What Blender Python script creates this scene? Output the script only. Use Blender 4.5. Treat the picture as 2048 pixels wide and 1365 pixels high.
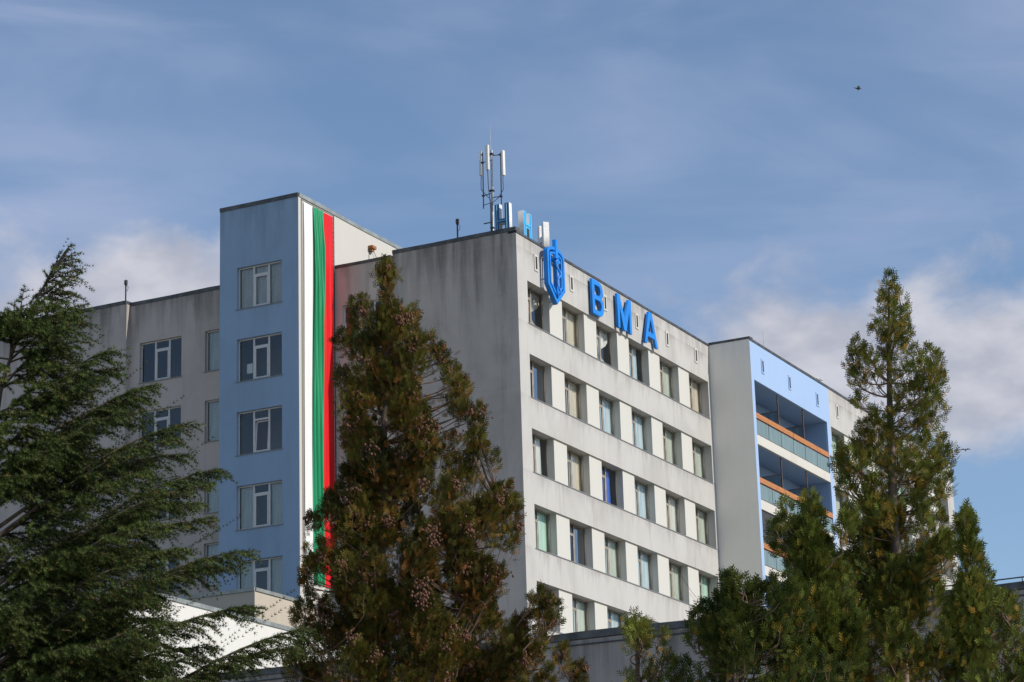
import bpy, bmesh, math, random
import numpy as np
from math import radians, sin, cos, pi
from mathutils import Vector, Matrix

for o in list(bpy.data.objects):
    bpy.data.objects.remove(o)
scene = bpy.context.scene
COL = scene.collection
random.seed(7)
rng = np.random.default_rng(11)

# ---------------------------------------------------------------- camera
CAM = np.array([46.8175, -92.5473, 1.6])
YAW, PITCH, ROLL, FPX = radians(-27.0031), radians(16.2375), radians(-1.6859), 5058.78
FWD = np.array([sin(YAW) * cos(PITCH), cos(YAW) * cos(PITCH), sin(PITCH)])
_r = np.array([cos(YAW), -sin(YAW), 0.0])
_u = np.cross(_r, FWD)
RGT = cos(ROLL) * _r + sin(ROLL) * _u
UPV = -sin(ROLL) * _r + cos(ROLL) * _u
FH = np.array([sin(YAW), cos(YAW), 0.0])      # level forward
RH = np.array([cos(YAW), -sin(YAW), 0.0])     # level right
cam_d = bpy.data.cameras.new('camera')
cam = bpy.data.objects.new('camera', cam_d)
COL.objects.link(cam)
cam.matrix_world = Matrix(((RGT[0], UPV[0], -FWD[0], CAM[0]), (RGT[1], UPV[1], -FWD[1], CAM[1]),
                           (RGT[2], UPV[2], -FWD[2], CAM[2]), (0, 0, 0, 1)))
cam_d.sensor_width = 36.0
cam_d.lens = FPX / 2048 * 36.0
cam_d.clip_start = 0.1
cam_d.clip_end = 5000
scene.camera = cam

def at(px, py, D):
    """point seen at photo pixel (px, py) that lies D metres ahead of the camera, measured level"""
    d = FWD + RGT * (px - 1024) / FPX + UPV * (682.5 - py) / FPX
    return CAM + d * (D / d.dot(FH))

# ---------------------------------------------------------------- light
SUN_EL, SUN_AL = radians(35.0), radians(5.4)
SUN = Vector((cos(SUN_AL) * cos(SUN_EL), sin(SUN_AL) * cos(SUN_EL), sin(SUN_EL)))
sun_d = bpy.data.lights.new('sun', 'SUN')
sun_d.energy = 4.4
sun_d.angle = radians(0.5)
sun_d.color = (1.0, 0.94, 0.86)
sun = bpy.data.objects.new('sun', sun_d)
sun.rotation_euler = SUN.to_track_quat('Z', 'Y').to_euler()
sun.location = (60, 0, 80)
COL.objects.link(sun)
scene.view_settings.view_transform = 'Standard'
scene.view_settings.look = 'None'
scene.view_settings.exposure = 0.0
scene.view_settings.gamma = 1.0
scene.cycles.max_bounces = 8
scene.cycles.transparent_max_bounces = 12
scene.cycles.use_denoising = True

class NT:
    """small node-graph writer"""
    def __init__(self, tree):
        self.t = tree
    def n(self, kind, **props):
        nd = self.t.nodes.new(kind)
        for k, v in props.items():
            setattr(nd, k, v)
        return nd
    def link(self, a, b):
        self.t.links.new(a, b)
    def put(self, sock, v):
        if isinstance(v, bpy.types.NodeSocket):
            self.t.links.new(v, sock)
        else:
            sock.default_value = v
    def m(self, op, a, b=0.0, c=0.0, clamp=False):
        nd = self.n('ShaderNodeMath', operation=op, use_clamp=clamp)
        for i, v in enumerate((a, b, c)):
            self.put(nd.inputs[i], v)
        return nd.outputs[0]
    def noise(self, vec, scale=1.0, detail=4.0, rough=0.55, dist=0.0):
        nd = self.n('ShaderNodeTexNoise')
        self.link(vec, nd.inputs['Vector'])
        nd.inputs['Scale'].default_value = scale
        nd.inputs['Detail'].default_value = detail
        nd.inputs['Roughness'].default_value = rough
        nd.inputs['Distortion'].default_value = dist
        return nd.outputs[0]
    def mapped(self, vec, scale=(1, 1, 1), loc=(0, 0, 0), rot=(0, 0, 0)):
        nd = self.n('ShaderNodeMapping')
        self.link(vec, nd.inputs[0])
        nd.inputs['Location'].default_value = loc
        nd.inputs['Rotation'].default_value = rot
        nd.inputs['Scale'].default_value = scale
        return nd.outputs[0]
    def step(self, v, lo, hi, a=0.0, b=1.0):
        nd = self.n('ShaderNodeMapRange', interpolation_type='SMOOTHSTEP', clamp=True)
        for i, x in enumerate((v, lo, hi, a, b)):
            self.put(nd.inputs[i], x)
        return nd.outputs[0]
    def mix(self, f, a, b, mode='MIX'):
        nd = self.n('ShaderNodeMix', data_type='RGBA', blend_type=mode)
        self.put(nd.inputs[0], f)
        self.put(nd.inputs[6], a)
        self.put(nd.inputs[7], b)
        return nd.outputs[2]
    def combine(self, x, y, z):
        nd = self.n('ShaderNodeCombineXYZ')
        for i, v in enumerate((x, y, z)):
            self.put(nd.inputs[i], v)
        return nd.outputs[0]

def make_world():
    w = bpy.data.worlds.new('World')
    scene.world = w
    w.use_nodes = True
    g = NT(w.node_tree)
    bg = w.node_tree.nodes['Background']
    sky = g.n('ShaderNodeTexSky', sky_type='NISHITA', sun_disc=False)
    sky.sun_elevation = SUN_EL
    sky.sun_rotation = pi / 2 - SUN_AL
    sky.altitude = 50
    sky.air_density = 1.0
    sky.dust_density = 0.15
    sky.ozone_density = 3.0
    tc = g.n('ShaderNodeTexCoord')
    sep = g.n('ShaderNodeSeparateXYZ')
    g.link(tc.outputs['Generated'], sep.inputs[0])
    x, y, z = sep.outputs
    el = g.m('MULTIPLY', g.m('ARCSINE', z), 180 / pi)
    az = g.m('MULTIPLY', g.m('ARCTAN2', x, y), 180 / pi)
    ae = g.combine(az, el, 0.0)
    # cumulus: soft heaps with billowed edges, placed by bearing and height in the sky
    n1 = g.noise(g.mapped(ae, (0.42, 0.62, 1), (3.1, 1.7, 0)), 1.0, 7.0, 0.56, 0.25)
    n2 = g.noise(g.mapped(ae, (0.07, 0.16, 1), (8.3, 2.2, 0)), 1.0, 3.0, 0.5)
    tot = None
    for (a0, e0, sa, se, amp) in ((-35.4, 16.9, 3.1, 1.8, 1.3), (-20.6, 15.0, 2.7, 1.85, 1.25), (-15.4, 14.9, 2.4, 1.6, 1.05),
                                  (-16.0, 17.4, 1.8, 1.0, 0.25), (-38.6, 16.0, 1.6, 1.2, 0.6), (-8.0, 14.5, 3.0, 2.0, 1.0),
                                  (-46, 17, 4.0, 2.0, 1.0)):
        da = g.m('DIVIDE', g.m('SUBTRACT', az, a0), sa)
        de = g.m('DIVIDE', g.m('SUBTRACT', el, e0), se)
        q = g.m('ADD', g.m('MULTIPLY', da, da), g.m('MULTIPLY', de, de))
        q = g.m('MULTIPLY', g.m('EXPONENT', g.m('MULTIPLY', q, -0.7)), amp)
        tot = q if tot is None else g.m('ADD', tot, q)
    far = g.step(n2, 0.52, 0.72, 0.0, 0.9)                    # the rest of the sky carries the same kind of heaps
    away = g.m('ABSOLUTE', g.m('ADD', az, 27.0))
    far = g.m('MULTIPLY', far, g.step(away, 14, 26))
    tot = g.m('ADD', tot, far)
    dens = g.step(g.m('ADD', tot, g.m('MULTIPLY', g.m('SUBTRACT', n1, 0.5), 1.5)), 0.33, 0.95)
    # cirrus: long thin veils
    n3 = g.noise(g.mapped(ae, (0.085, 0.30, 1), (1.3, 4.1, 0), (0, 0, radians(-7))), 1.0, 5.0, 0.52, 0.5)
    n4 = g.noise(g.mapped(ae, (0.09, 0.14, 1), (5.0, 0.4, 0)), 1.0, 2.0, 0.5)
    veil = g.m('MULTIPLY', g.step(n3, 0.36, 0.68, 0.12, 1.15), g.step(n4, 0.32, 0.66, 0.45, 1.0))
    veil = g.m('MULTIPLY', veil, g.step(el, 11.0, 21.0, 0.05, 0.64))
    shade = g.noise(g.mapped(ae, (0.5, 0.9, 1), (0.3, 9.1, 0)), 1.0, 4.0, 0.5)
    ccol = g.mix(g.step(shade, 0.32, 0.68), (3.5, 3.6, 4.2, 1), (5.1, 5.05, 5.45, 1))
    col = g.mix(veil, sky.outputs[0], (3.1, 3.65, 5.2, 1))
    col = g.mix(g.m('MULTIPLY', dens, 0.88), col, ccol)
    g.link(col, bg.inputs[0])
    bg.inputs[1].default_value = 0.13
make_world()

# ---------------------------------------------------------------- materials
MATS = {}
def new_mat(name):
    m = bpy.data.materials.new(name)
    m.use_nodes = True
    m.node_tree.nodes.clear()
    g = NT(m.node_tree)
    out = g.n('ShaderNodeOutputMaterial')
    MATS[name] = m
    return m, g, out

def principled(g, out, col, rough=0.7, metal=0.0, bump=None, spec=0.4):
    b = g.n('ShaderNodeBsdfPrincipled')
    g.put(b.inputs['Base Color'], col)
    g.put(b.inputs['Roughness'], rough)
    b.inputs['Metallic'].default_value = metal
    b.inputs['Specular IOR Level'].default_value = spec
    if bump is not None:
        bp = g.n('ShaderNodeBump')
        bp.inputs['Strength'].default_value = bump[1]
        bp.inputs['Distance'].default_value = bump[2]
        g.link(bump[0], bp.inputs['Height'])
        g.link(bp.outputs[0], b.inputs['Normal'])
    g.link(b.outputs[0], out.inputs[0])
    return b

def plaster(name, base, dirt, streak=0.5, top=None, top_len=4.0, top_amt=0.6, patch=0.25, seam=0.0, sill=None):
    """painted render with rain streaks; 'top' is the local height of the coping the dirtiest streaks run down from"""
    m, g, out = new_mat(name)
    tc = g.n('ShaderNodeTexCoord')
    ob = tc.outputs['Object']
    big = g.noise(g.mapped(ob, (0.30, 0.30, 0.20)), 1.0, 6.0, 0.62, 0.4)
    st = g.noise(g.mapped(ob, (1.7, 1.7, 0.14)), 1.0, 6.0, 0.66, 0.3)
    st2 = g.noise(g.mapped(ob, (0.9, 0.9, 0.07), (4, 2, 1)), 1.0, 3.0, 0.5)
    fine = g.noise(ob, 22.0, 4.0, 0.65)
    f = g.m('MULTIPLY', g.step(st, 0.46, 0.74), g.step(st2, 0.35, 0.65))
    f = g.m('MULTIPLY', f, streak)
    f = g.m('ADD', f, g.m('MULTIPLY', g.step(big, 0.38, 0.72), patch))
    if top is not None:
        sp = g.n('ShaderNodeSeparateXYZ')
        g.link(ob, sp.inputs[0])
        run = g.noise(g.mapped(ob, (0.9, 0.9, 0.04), (7, 3, 0)), 1.0, 5.0, 0.65)
        ln = g.m('MULTIPLY', g.step(run, 0.30, 0.72), top_len)
        h = g.m('SUBTRACT', top, sp.outputs[2])
        tf = g.m('SUBTRACT', 1.0, g.m('DIVIDE', h, g.m('ADD', ln, 0.05)), clamp=True)
        tf = g.m('MULTIPLY', tf, g.m('MULTIPLY', g.step(st, 0.30, 0.66), top_amt))
        f = g.m('ADD', f, tf)
    if sill is not None:
        # soot and rust water that ran down from each window ledge
        sp3 = g.n('ShaderNodeSeparateXYZ')
        g.link(ob, sp3.inputs[0])
        dz = g.m('MULTIPLY', g.m('FRACT', g.m('DIVIDE', g.m('SUBTRACT', sill, sp3.outputs[2]), 3.3)), 3.3)
        dr = g.noise(g.mapped(ob, (2.4, 2.4, 0.10), (2, 9, 4)), 1.0, 5.0, 0.68)
        ln3 = g.step(dr, 0.36, 0.76, 0.05, 1.35)
        sf = g.m('SUBTRACT', 1.0, g.m('DIVIDE', dz, ln3), clamp=True)
        f = g.m('ADD', f, g.m('MULTIPLY', sf, g.step(st2, 0.30, 0.70, 0.12, 0.62)))
    f = g.m('ADD', f, g.m('MULTIPLY', g.m('SUBTRACT', fine, 0.5), 0.16), clamp=True)
    col = g.mix(f, (*base, 1), (*dirt, 1))
    hgt = fine
    if seam:
        br = g.n('ShaderNodeTexBrick')
        br.offset = 0.0
        sp2 = g.n('ShaderNodeSeparateXYZ')
        g.link(ob, sp2.inputs[0])
        g.link(g.combine(sp2.outputs[0], sp2.outputs[2], 0.0), br.inputs['Vector'])
        br.inputs['Scale'].default_value = 1.0
        br.inputs['Mortar Size'].default_value = 0.012
        br.inputs['Mortar Smooth'].default_value = 0.6
        br.inputs['Brick Width'].default_value = 3.0
        br.inputs['Row Height'].default_value = 1.1
        col = g.mix(g.m('MULTIPLY', br.outputs['Fac'], seam), col, (*[c * 1.25 for c in base], 1))
    principled(g, out, col, 0.9, 0, (hgt, 0.25, 0.01), 0.15)
    return m

plaster('plaster_lit', (0.465, 0.453, 0.43), (0.265, 0.25, 0.236), 0.50, 36.8, 2.1, 0.7, 0.36, 0.0, 32.854)
plaster('plaster_grey', (0.48, 0.43, 0.39), (0.21, 0.185, 0.168), 0.42, 36.8, 6.5, 0.80, 0.45, 0.22)
plaster('plaster_section', (0.55, 0.50, 0.455), (0.23, 0.215, 0.20), 0.30, 36.7, 3.0, 0.55, 0.30, 0.10)
plaster('plaster_wing', (0.48, 0.43, 0.39), (0.20, 0.178, 0.162), 0.45, 36.8, 4.2, 0.85, 0.38, 0.20)
plaster('plaster_return', (0.84, 0.80, 0.72), (0.66, 0.62, 0.56), 0.30, 36.8, 3.0, 0.4, 0.25)  # paler than the sunlit wall's paint: bounced light put into the colour
plaster('plaster_cream', (0.52, 0.50, 0.46), (0.45, 0.425, 0.385), 0.20, None, 1, 0, 0.12)
plaster('plaster_beige', (0.45, 0.40, 0.33), (0.34, 0.30, 0.245), 0.30, None, 1, 0, 0.25)
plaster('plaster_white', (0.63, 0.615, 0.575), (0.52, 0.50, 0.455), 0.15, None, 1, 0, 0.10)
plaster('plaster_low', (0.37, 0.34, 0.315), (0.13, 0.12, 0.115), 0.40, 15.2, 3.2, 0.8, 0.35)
plaster('pier_paint', (0.53, 0.52, 0.475), (0.42, 0.405, 0.36), 0.22, None, 1, 0, 0.14)
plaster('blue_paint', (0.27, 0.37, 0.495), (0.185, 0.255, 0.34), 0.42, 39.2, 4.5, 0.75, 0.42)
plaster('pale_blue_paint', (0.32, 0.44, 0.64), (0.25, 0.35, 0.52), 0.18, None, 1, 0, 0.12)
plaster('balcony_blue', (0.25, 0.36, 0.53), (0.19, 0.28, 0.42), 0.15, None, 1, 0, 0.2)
plaster('slab_paint', (0.55, 0.53, 0.48), (0.34, 0.29, 0.24), 0.35, None, 1, 0, 0.18)
plaster('interior', (0.30, 0.29, 0.27), (0.2, 0.19, 0.18), 0.1, None, 1, 0, 0.2)

def simple(name, col, rough=0.6, metal=0.0, var=0.15, scale=6.0, spec=0.4, stretch=(1, 1, 1), bump=0.0):
    m, g, out = new_mat(name)
    tc = g.n('ShaderNodeTexCoord')
    v = g.noise(g.mapped(tc.outputs['Object'], stretch), scale, 4.0, 0.6)
    c = g.mix(g.step(v, 0.3, 0.7), (*[x * (1 - var) for x in col], 1), (*[min(1, x * (1 + var)) for x in col], 1))
    principled(g, out, c, rough, metal, (v, bump, 0.01) if bump else None, spec)
    return m

simple('flashing', (0.085, 0.088, 0.092), 0.55, 0.35, 0.35, 2.0)
simple('flashing_pale', (0.30, 0.32, 0.31), 0.5, 0.4, 0.2, 2.0)
simple('roofing', (0.10, 0.10, 0.10), 0.9)
simple('pvc_frame', (0.54, 0.53, 0.52), 0.4, 0, 0.06)
simple('old_frame', (0.25, 0.225, 0.19), 0.7, 0, 0.35, 9.0, 0.3, (1, 1, 0.2))
simple('worn_frame', (0.30, 0.245, 0.185), 0.7, 0, 0.3, 9.0, 0.3, (1, 1, 0.2))
simple('sill_metal', (0.22, 0.22, 0.22), 0.5, 0.4)
simple('sign_blue', (0.007, 0.20, 0.64), 0.5, 0, 0.10, 1.5)
simple('sign_white', (0.66, 0.65, 0.62), 0.5, 0, 0.08)
simple('sign_face_blue_shaded', (0.02, 0.13, 0.31), 0.4, 0, 0.08)  # the blue letter face with shade put into its colour
simple('sign_face_blue_sunlit', (0.05, 0.42, 0.80), 0.4, 0, 0.08)  # the same blue face with sunlight put into its colour
simple('neon_tube', (0.30, 0.58, 0.70), 0.25, 0, 0.03)
simple('galvanised', (0.42, 0.42, 0.40), 0.5, 0.5, 0.2)
simple('antenna_shell', (0.66, 0.66, 0.63), 0.5, 0, 0.05)
simple('dark_metal', (0.045, 0.045, 0.05), 0.5, 0.4)
simple('black_rubber', (0.02, 0.02, 0.022), 0.7)
simple('rust', (0.27, 0.115, 0.045), 0.85, 0, 0.45, 14.0)
simple('rail_board', (0.40, 0.165, 0.06), 0.7, 0, 0.28, 5.0, 0.3, (0.4, 1, 6))
simple('rusty_post', (0.13, 0.085, 0.07), 0.8, 0.1, 0.4, 8.0)
simple('slit_dark', (0.035, 0.03, 0.028), 0.9)
simple('bark', (0.15, 0.115, 0.09), 0.95, 0, 0.45, 12.0, 0.2, (1, 1, 0.25), 0.6)
simple('twig_bark', (0.17, 0.115, 0.085), 0.95, 0, 0.35, 12.0, 0.2, (1, 1, 0.3))
simple('feather_white', (0.72, 0.72, 0.72), 0.8)
simple('feather_grey', (0.20, 0.21, 0.23), 0.8)
simple('feather_dark', (0.05, 0.05, 0.055), 0.8)
simple('beak', (0.6, 0.35, 0.05), 0.6)
simple('paper', (0.70, 0.72, 0.70), 0.8, 0, 0.03)
simple('ground', (0.27, 0.25, 0.21), 0.95, 0, 0.35, 0.15)
simple('slat_dark', (0.05, 0.055, 0.065), 0.5, 0.3)

def glass_mat(name, tint, refl, rough=0.02):
    m, g, out = new_mat(name)
    tr = g.n('ShaderNodeBsdfTransparent')
    tr.inputs[0].default_value = (*tint, 1)
    gl = g.n('ShaderNodeBsdfGlossy')
    gl.inputs['Roughness'].default_value = rough
    gl.inputs['Color'].default_value = (0.95, 0.97, 1, 1)
    tc = g.n('ShaderNodeTexCoord')
    nz = g.noise(tc.outputs['Object'], 1.3, 2.0, 0.5)
    bp = g.n('ShaderNodeBump')
    bp.inputs['Strength'].default_value = 0.06
    bp.inputs['Distance'].default_value = 0.05
    g.link(nz, bp.inputs['Height'])
    g.link(bp.outputs[0], gl.inputs['Normal'])
    fr = g.n('ShaderNodeFresnel')
    fr.inputs[0].default_value = 1.5
    mx = g.n('ShaderNodeMixShader')
    g.link(g.m('ADD', g.m('MULTIPLY', fr.outputs[0], 1.15), refl, clamp=True), mx.inputs[0])
    g.link(tr.outputs[0], mx.inputs[1])
    g.link(gl.outputs[0], mx.inputs[2])
    g.link(mx.outputs[0], out.inputs[0])
glass_mat('glass', (0.94, 0.96, 0.95), 0.03)
glass_mat('glass_mirror', (0.55, 0.62, 0.66), 0.30)

def cloth_mat(name, col, transl=0.16, rough=0.8, var=0.12, stripe=0.0):
    m, g, out = new_mat(name)
    tc = g.n('ShaderNodeTexCoord')
    v = g.noise(g.mapped(tc.outputs['Object'], (5, 5, 0.6)), 1.0, 3.0, 0.5)
    c = g.mix(g.step(v, 0.3, 0.7), (*[x * (1 - var) for x in col], 1), (*[min(1, x * (1 + var)) for x in col], 1))
    d = g.n('ShaderNodeBsdfPrincipled')
    g.link(c, d.inputs['Base Color'])
    d.inputs['Roughness'].default_value = rough
    d.inputs['Specular IOR Level'].default_value = 0.25
    t = g.n('ShaderNodeBsdfTranslucent')
    g.link(c, t.inputs[0])
    mx = g.n('ShaderNodeMixShader')
    mx.inputs[0].default_value = transl
    g.link(d.outputs[0], mx.inputs[1])
    g.link(t.outputs[0], mx.inputs[2])
    g.link(mx.outputs[0], out.inputs[0])
cloth_mat('curtain_white', (0.72, 0.72, 0.68))
cloth_mat('curtain_cream', (0.66, 0.60, 0.49))
cloth_mat('curtain_pale_blue', (0.56, 0.66, 0.70))
cloth_mat('curtain_blue', (0.04, 0.13, 0.55))
cloth_mat('curtain_sage', (0.56, 0.60, 0.53))
cloth_mat('curtain_mint', (0.50, 0.68, 0.58))
cloth_mat('blind', (0.66, 0.72, 0.70), 0.2)
cloth_mat('flag_white', (0.80, 0.80, 0.79), 0.12, 0.6, 0.03)
cloth_mat('flag_green', (0.022, 0.30, 0.13), 0.12, 0.34, 0.10)
cloth_mat('flag_red', (0.72, 0.012, 0.016), 0.12, 0.5, 0.05)
cloth_mat('frosted_glass', (0.24, 0.33, 0.34), 0.30, 0.25, 0.10)
cloth_mat('partition_glass', (0.20, 0.29, 0.36), 0.40, 0.3, 0.15)

def foliage_mat(name, dark, light, brown, transl=0.16):
    """leaf colour from the per-leaf 'tone' attribute: r = dark to light green, with inner shade and highlights put in, g = withered share"""
    m, g, out = new_mat(name)
    at_ = g.n('ShaderNodeAttribute')
    at_.attribute_name = 'tone'
    sp = g.n('ShaderNodeSeparateColor')
    g.link(at_.outputs['Color'], sp.inputs[0])
    c = g.mix(sp.outputs[0], (*dark, 1), (*light, 1))
    c = g.mix(sp.outputs[1], c, (*brown, 1))
    d = g.n('ShaderNodeBsdfPrincipled')
    g.link(c, d.inputs['Base Color'])
    d.inputs['Roughness'].default_value = 0.6
    d.inputs['Specular IOR Level'].default_value = 0.08
    t = g.n('ShaderNodeBsdfTranslucent')
    g.link(g.mix(0.5, c, (0.16, 0.18, 0.02, 1)), t.inputs[0])
    mx = g.n('ShaderNodeMixShader')
    mx.inputs[0].default_value = transl
    g.link(d.outputs[0], mx.inputs[1])
    g.link(t.outputs[0], mx.inputs[2])
    g.link(mx.outputs[0], out.inputs[0])
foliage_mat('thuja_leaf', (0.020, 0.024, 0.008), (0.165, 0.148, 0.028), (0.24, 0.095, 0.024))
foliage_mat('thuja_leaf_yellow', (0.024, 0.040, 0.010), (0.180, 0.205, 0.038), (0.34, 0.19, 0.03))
foliage_mat('cedar_leaf', (0.013, 0.026, 0.009), (0.092, 0.120, 0.032), (0.18, 0.12, 0.04), 0.08)
simple('cone', (0.155, 0.080, 0.055), 0.9, 0, 0.35, 30.0, 0.1)

# ---------------------------------------------------------------- mesh helpers
class MB:
    """collects faces; build() links them as ONE mesh object"""
    def __init__(self):
        self.v, self.f, self.mi = [], [], []
    def quad(self, a, b, c, d, mi=0):
        i = len(self.v)
        self.v += [tuple(a), tuple(b), tuple(c), tuple(d)]
        self.f.append((i, i + 1, i + 2, i + 3))
        self.mi.append(mi)
    def box(self, x0, x1, y0, y1, z0, z1, mi=0):
        i = len(self.v)
        self.v += [(x0, y0, z0), (x1, y0, z0), (x1, y1, z0), (x0, y1, z0), (x0, y0, z1), (x1, y0, z1), (x1, y1, z1), (x0, y1, z1)]
        for q in ((0, 3, 2, 1), (4, 5, 6, 7), (0, 1, 5, 4), (1, 2, 6, 5), (2, 3, 7, 6), (3, 0, 4, 7)):
            self.f.append(tuple(i + k for k in q))
            self.mi.append(mi)
        return self
    def tube(self, pts, rad, sides=6, cap=True, mi=0):
        pts = [Vector(p) for p in pts]
        n = len(pts)
        if not hasattr(rad, '__len__'):
            rad = [rad] * n
        base = len(self.v)
        ref = None
        for k, p in enumerate(pts):
            t = (pts[min(k + 1, n - 1)] - pts[max(k - 1, 0)])
            t.normalize()
            if ref is None:
                ref = Vector((0, 0, 1)) if abs(t.z) < 0.9 else Vector((1, 0, 0))
            a = t.cross(ref)
            if a.length < 1e-5:
                a = t.cross(Vector((0.3, 0.8, 0.5)))
            a.normalize()
            b = a.cross(t)
            ref = b
            for s in range(sides):
                an = 2 * pi * s / sides
                self.v.append(tuple(p + (a * cos(an) + b * sin(an)) * rad[k]))
        for k in range(n - 1):
            for s in range(sides):
                s2 = (s + 1) % sides
                self.f.append((base + k * sides + s, base + k * sides + s2, base + (k + 1) * sides + s2, base + (k + 1) * sides + s))
                self.mi.append(mi)
        if cap:
            self.f.append(tuple(base + s for s in range(sides)))
            self.f.append(tuple(base + (n - 1) * sides + s for s in reversed(range(sides))))
            self.mi += [mi, mi]
        return self
    def mesh(self, name, mats, smooth=False):
        me = bpy.data.meshes.new(name)
        me.from_pydata(self.v, [], self.f)
        for m in (mats if isinstance(mats, (list, tuple)) else [mats]):
            me.materials.append(MATS[m])
        if len(set(self.mi)) > 1:
            me.polygons.foreach_set('material_index', self.mi)
        if smooth:
            me.polygons.foreach_set('use_smooth', [True] * len(me.polygons))
        me.update()
        return me
    def build(self, name, mats, parent=None, loc=(0, 0, 0), rz=0.0, smooth=False):
        return link(name, self.mesh(name, mats, smooth), parent, loc, rz)

def link(name, me, parent=None, loc=(0, 0, 0), rz=0.0):
    """loc in the space of the parent"""
    o = bpy.data.objects.new(name, me)
    COL.objects.link(o)
    o.parent = parent
    o.location = loc
    o.rotation_euler = (0, 0, rz)
    return o

def tag(o, label, cat, group=None, kind=None):
    o['label'] = label
    o['category'] = cat
    if group:
        o['group'] = group
    if kind:
        o['kind'] = kind
    return o

def thing(name, label, cat, loc=(0, 0, 0), group=None):
    o = bpy.data.objects.new(name, None)
    o.empty_display_size = 0.5
    COL.objects.link(o)
    o.location = loc
    return tag(o, label, cat, group)

def curve_mesh(name, loops, depth, mat, bevel=0.0):
    """flat outline (closed 2D loops, holes allowed) given thickness; local x right, z up, front at y = 0, back at y = depth"""
    cu = bpy.data.curves.new(name, 'CURVE')
    cu.dimensions = '2D'
    cu.fill_mode = 'BOTH'
    cu.extrude = depth / 2 - bevel
    cu.bevel_depth = bevel
    for lp in loops:
        s = cu.splines.new('POLY')
        s.points.add(len(lp) - 1)
        for i, (a, b) in enumerate(lp):
            s.points[i].co = (a, b, 0, 1)
        s.use_cyclic_u = True
    ob = bpy.data.objects.new(name, cu)
    COL.objects.link(ob)
    dg = bpy.context.evaluated_depsgraph_get()
    me = bpy.data.meshes.new_from_object(ob.evaluated_get(dg))
    bpy.data.objects.remove(ob)
    bpy.data.curves.remove(cu)
    me.transform(Matrix.Translation((0, depth / 2, 0)) @ Matrix.Rotation(pi / 2, 4, 'X'))
    me.materials.clear()
    me.materials.append(MATS[mat])
    me.name = name
    return me

# facades: local x runs to the right seen from outside, y into the building, z up
R90 = pi / 2
def facade(x0, x1, z0, z1, holes, depth):
    mb = MB()
    xs = sorted({x0, x1, *[h[0] for h in holes], *[h[1] for h in holes]})
    zs = sorted({z0, z1, *[h[2] for h in holes], *[h[3] for h in holes]})
    for a, b in zip(xs, xs[1:]):
        for c, d in zip(zs, zs[1:]):
            mx, mz = (a + b) / 2, (c + d) / 2
            if any(h[0] < mx < h[1] and h[2] < mz < h[3] for h in holes):
                continue
            mb.quad((a, 0, c), (b, 0, c), (b, 0, d), (a, 0, d))
    for (a, b, c, d) in holes:
        mb.quad((a, 0, c), (a, depth, c), (b, depth, c), (b, 0, c))
        mb.quad((a, 0, d), (b, 0, d), (b, depth, d), (a, depth, d))
        mb.quad((a, 0, c), (a, 0, d), (a, depth, d), (a, depth, c))
        mb.quad((b, 0, c), (b, depth, c), (b, depth, d), (b, 0, d))
    return mb

def coping(length, h, out, back, seed, lift=0.03):
    """sheet-metal roof edge with slightly wavy top and seams; local frame of a facade, z = 0 at the underside"""
    r = random.Random(seed)
    mb = MB()
    n = max(2, int(length / 1.9))
    prev = None
    for i in range(n + 1):
        x = length * i / n
        j = r.uniform(-lift, lift) if 0 < i < n else 0.0
        cur = (x, j)
        if prev:
            xa, ja = prev
            g = 0.006
            a0, a1 = xa, x - (g if i < n else 0)
            pts0 = [(a0, -out, ja * 0.5), (a0, -out - 0.01, h + ja), (a0, back, h + ja + 0.02), (a0, back, 0)]
            pts1 = [(a1, -out, j * 0.5), (a1, -out - 0.01, h + j), (a1, back, h + j + 0.02), (a1, back, 0)]
            b = len(mb.v)
            mb.v += pts0 + pts1
            for q in ((0, 4, 5, 1), (1, 5, 6, 2), (2, 6, 7, 3), (3, 7, 4, 0), (0, 1, 2, 3), (7, 6, 5, 4)):
                mb.f.append(tuple(b + k for k in q))
                mb.mi.append(0)
        prev = cur
    return mb

# ---------------------------------------------------------------- windows
def wavy(w, h, waves, amp, seed, gather=0.0, top_w=None):
    """curtain hanging from z = h; gather pulls it in towards mid height"""
    r = random.Random(seed)
    ph = r.uniform(0, 6)
    nx, nz = max(8, waves * 6), 8
    mb = MB()
    for k in range(nz + 1):
        t = k / nz
        pull = 1 - gather * math.exp(-((t - 0.38) / 0.22) ** 2)
        for i in range(nx + 1):
            s = i / nx
            xx = w * s * pull
            yy = amp * sin(2 * pi * waves * s + ph + 0.6 * sin(3 * t + ph)) * (0.6 + 0.4 * (1 - t)) + 0.3 * amp * sin(2 * pi * waves * 2.3 * s + ph)
            mb.v.append((xx, yy, h * t))
    for k in range(nz):
        for i in range(nx):
            a = k * (nx + 1) + i
            mb.f.append((a, a + 1, a + nx + 2, a + nx + 1))
            mb.mi.append(0)
    return mb

CURT = {}
def curtain_mesh(kind, mat, w, h, seed):
    key = (kind, mat, round(w, 2), round(h, 2), seed % 3)
    if key not in CURT:
        s = seed % 3
        if kind == 'full':
            mb = wavy(w, h, 13, 0.035, s)
        elif kind == 'left':
            mb = wavy(w * 0.55, h, 6, 0.04, s)
        elif kind == 'gather':
            mb = wavy(w * 0.75, h, 7, 0.045, s, 0.72)
        else:
            mb = MB()
            mb.quad((0, 0, 0), (w, 0, 0), (w, 0, h), (0, 0, h))
        CURT[key] = mb.mesh('curtain', mat, kind != 'panel')
    return CURT[key]

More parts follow.
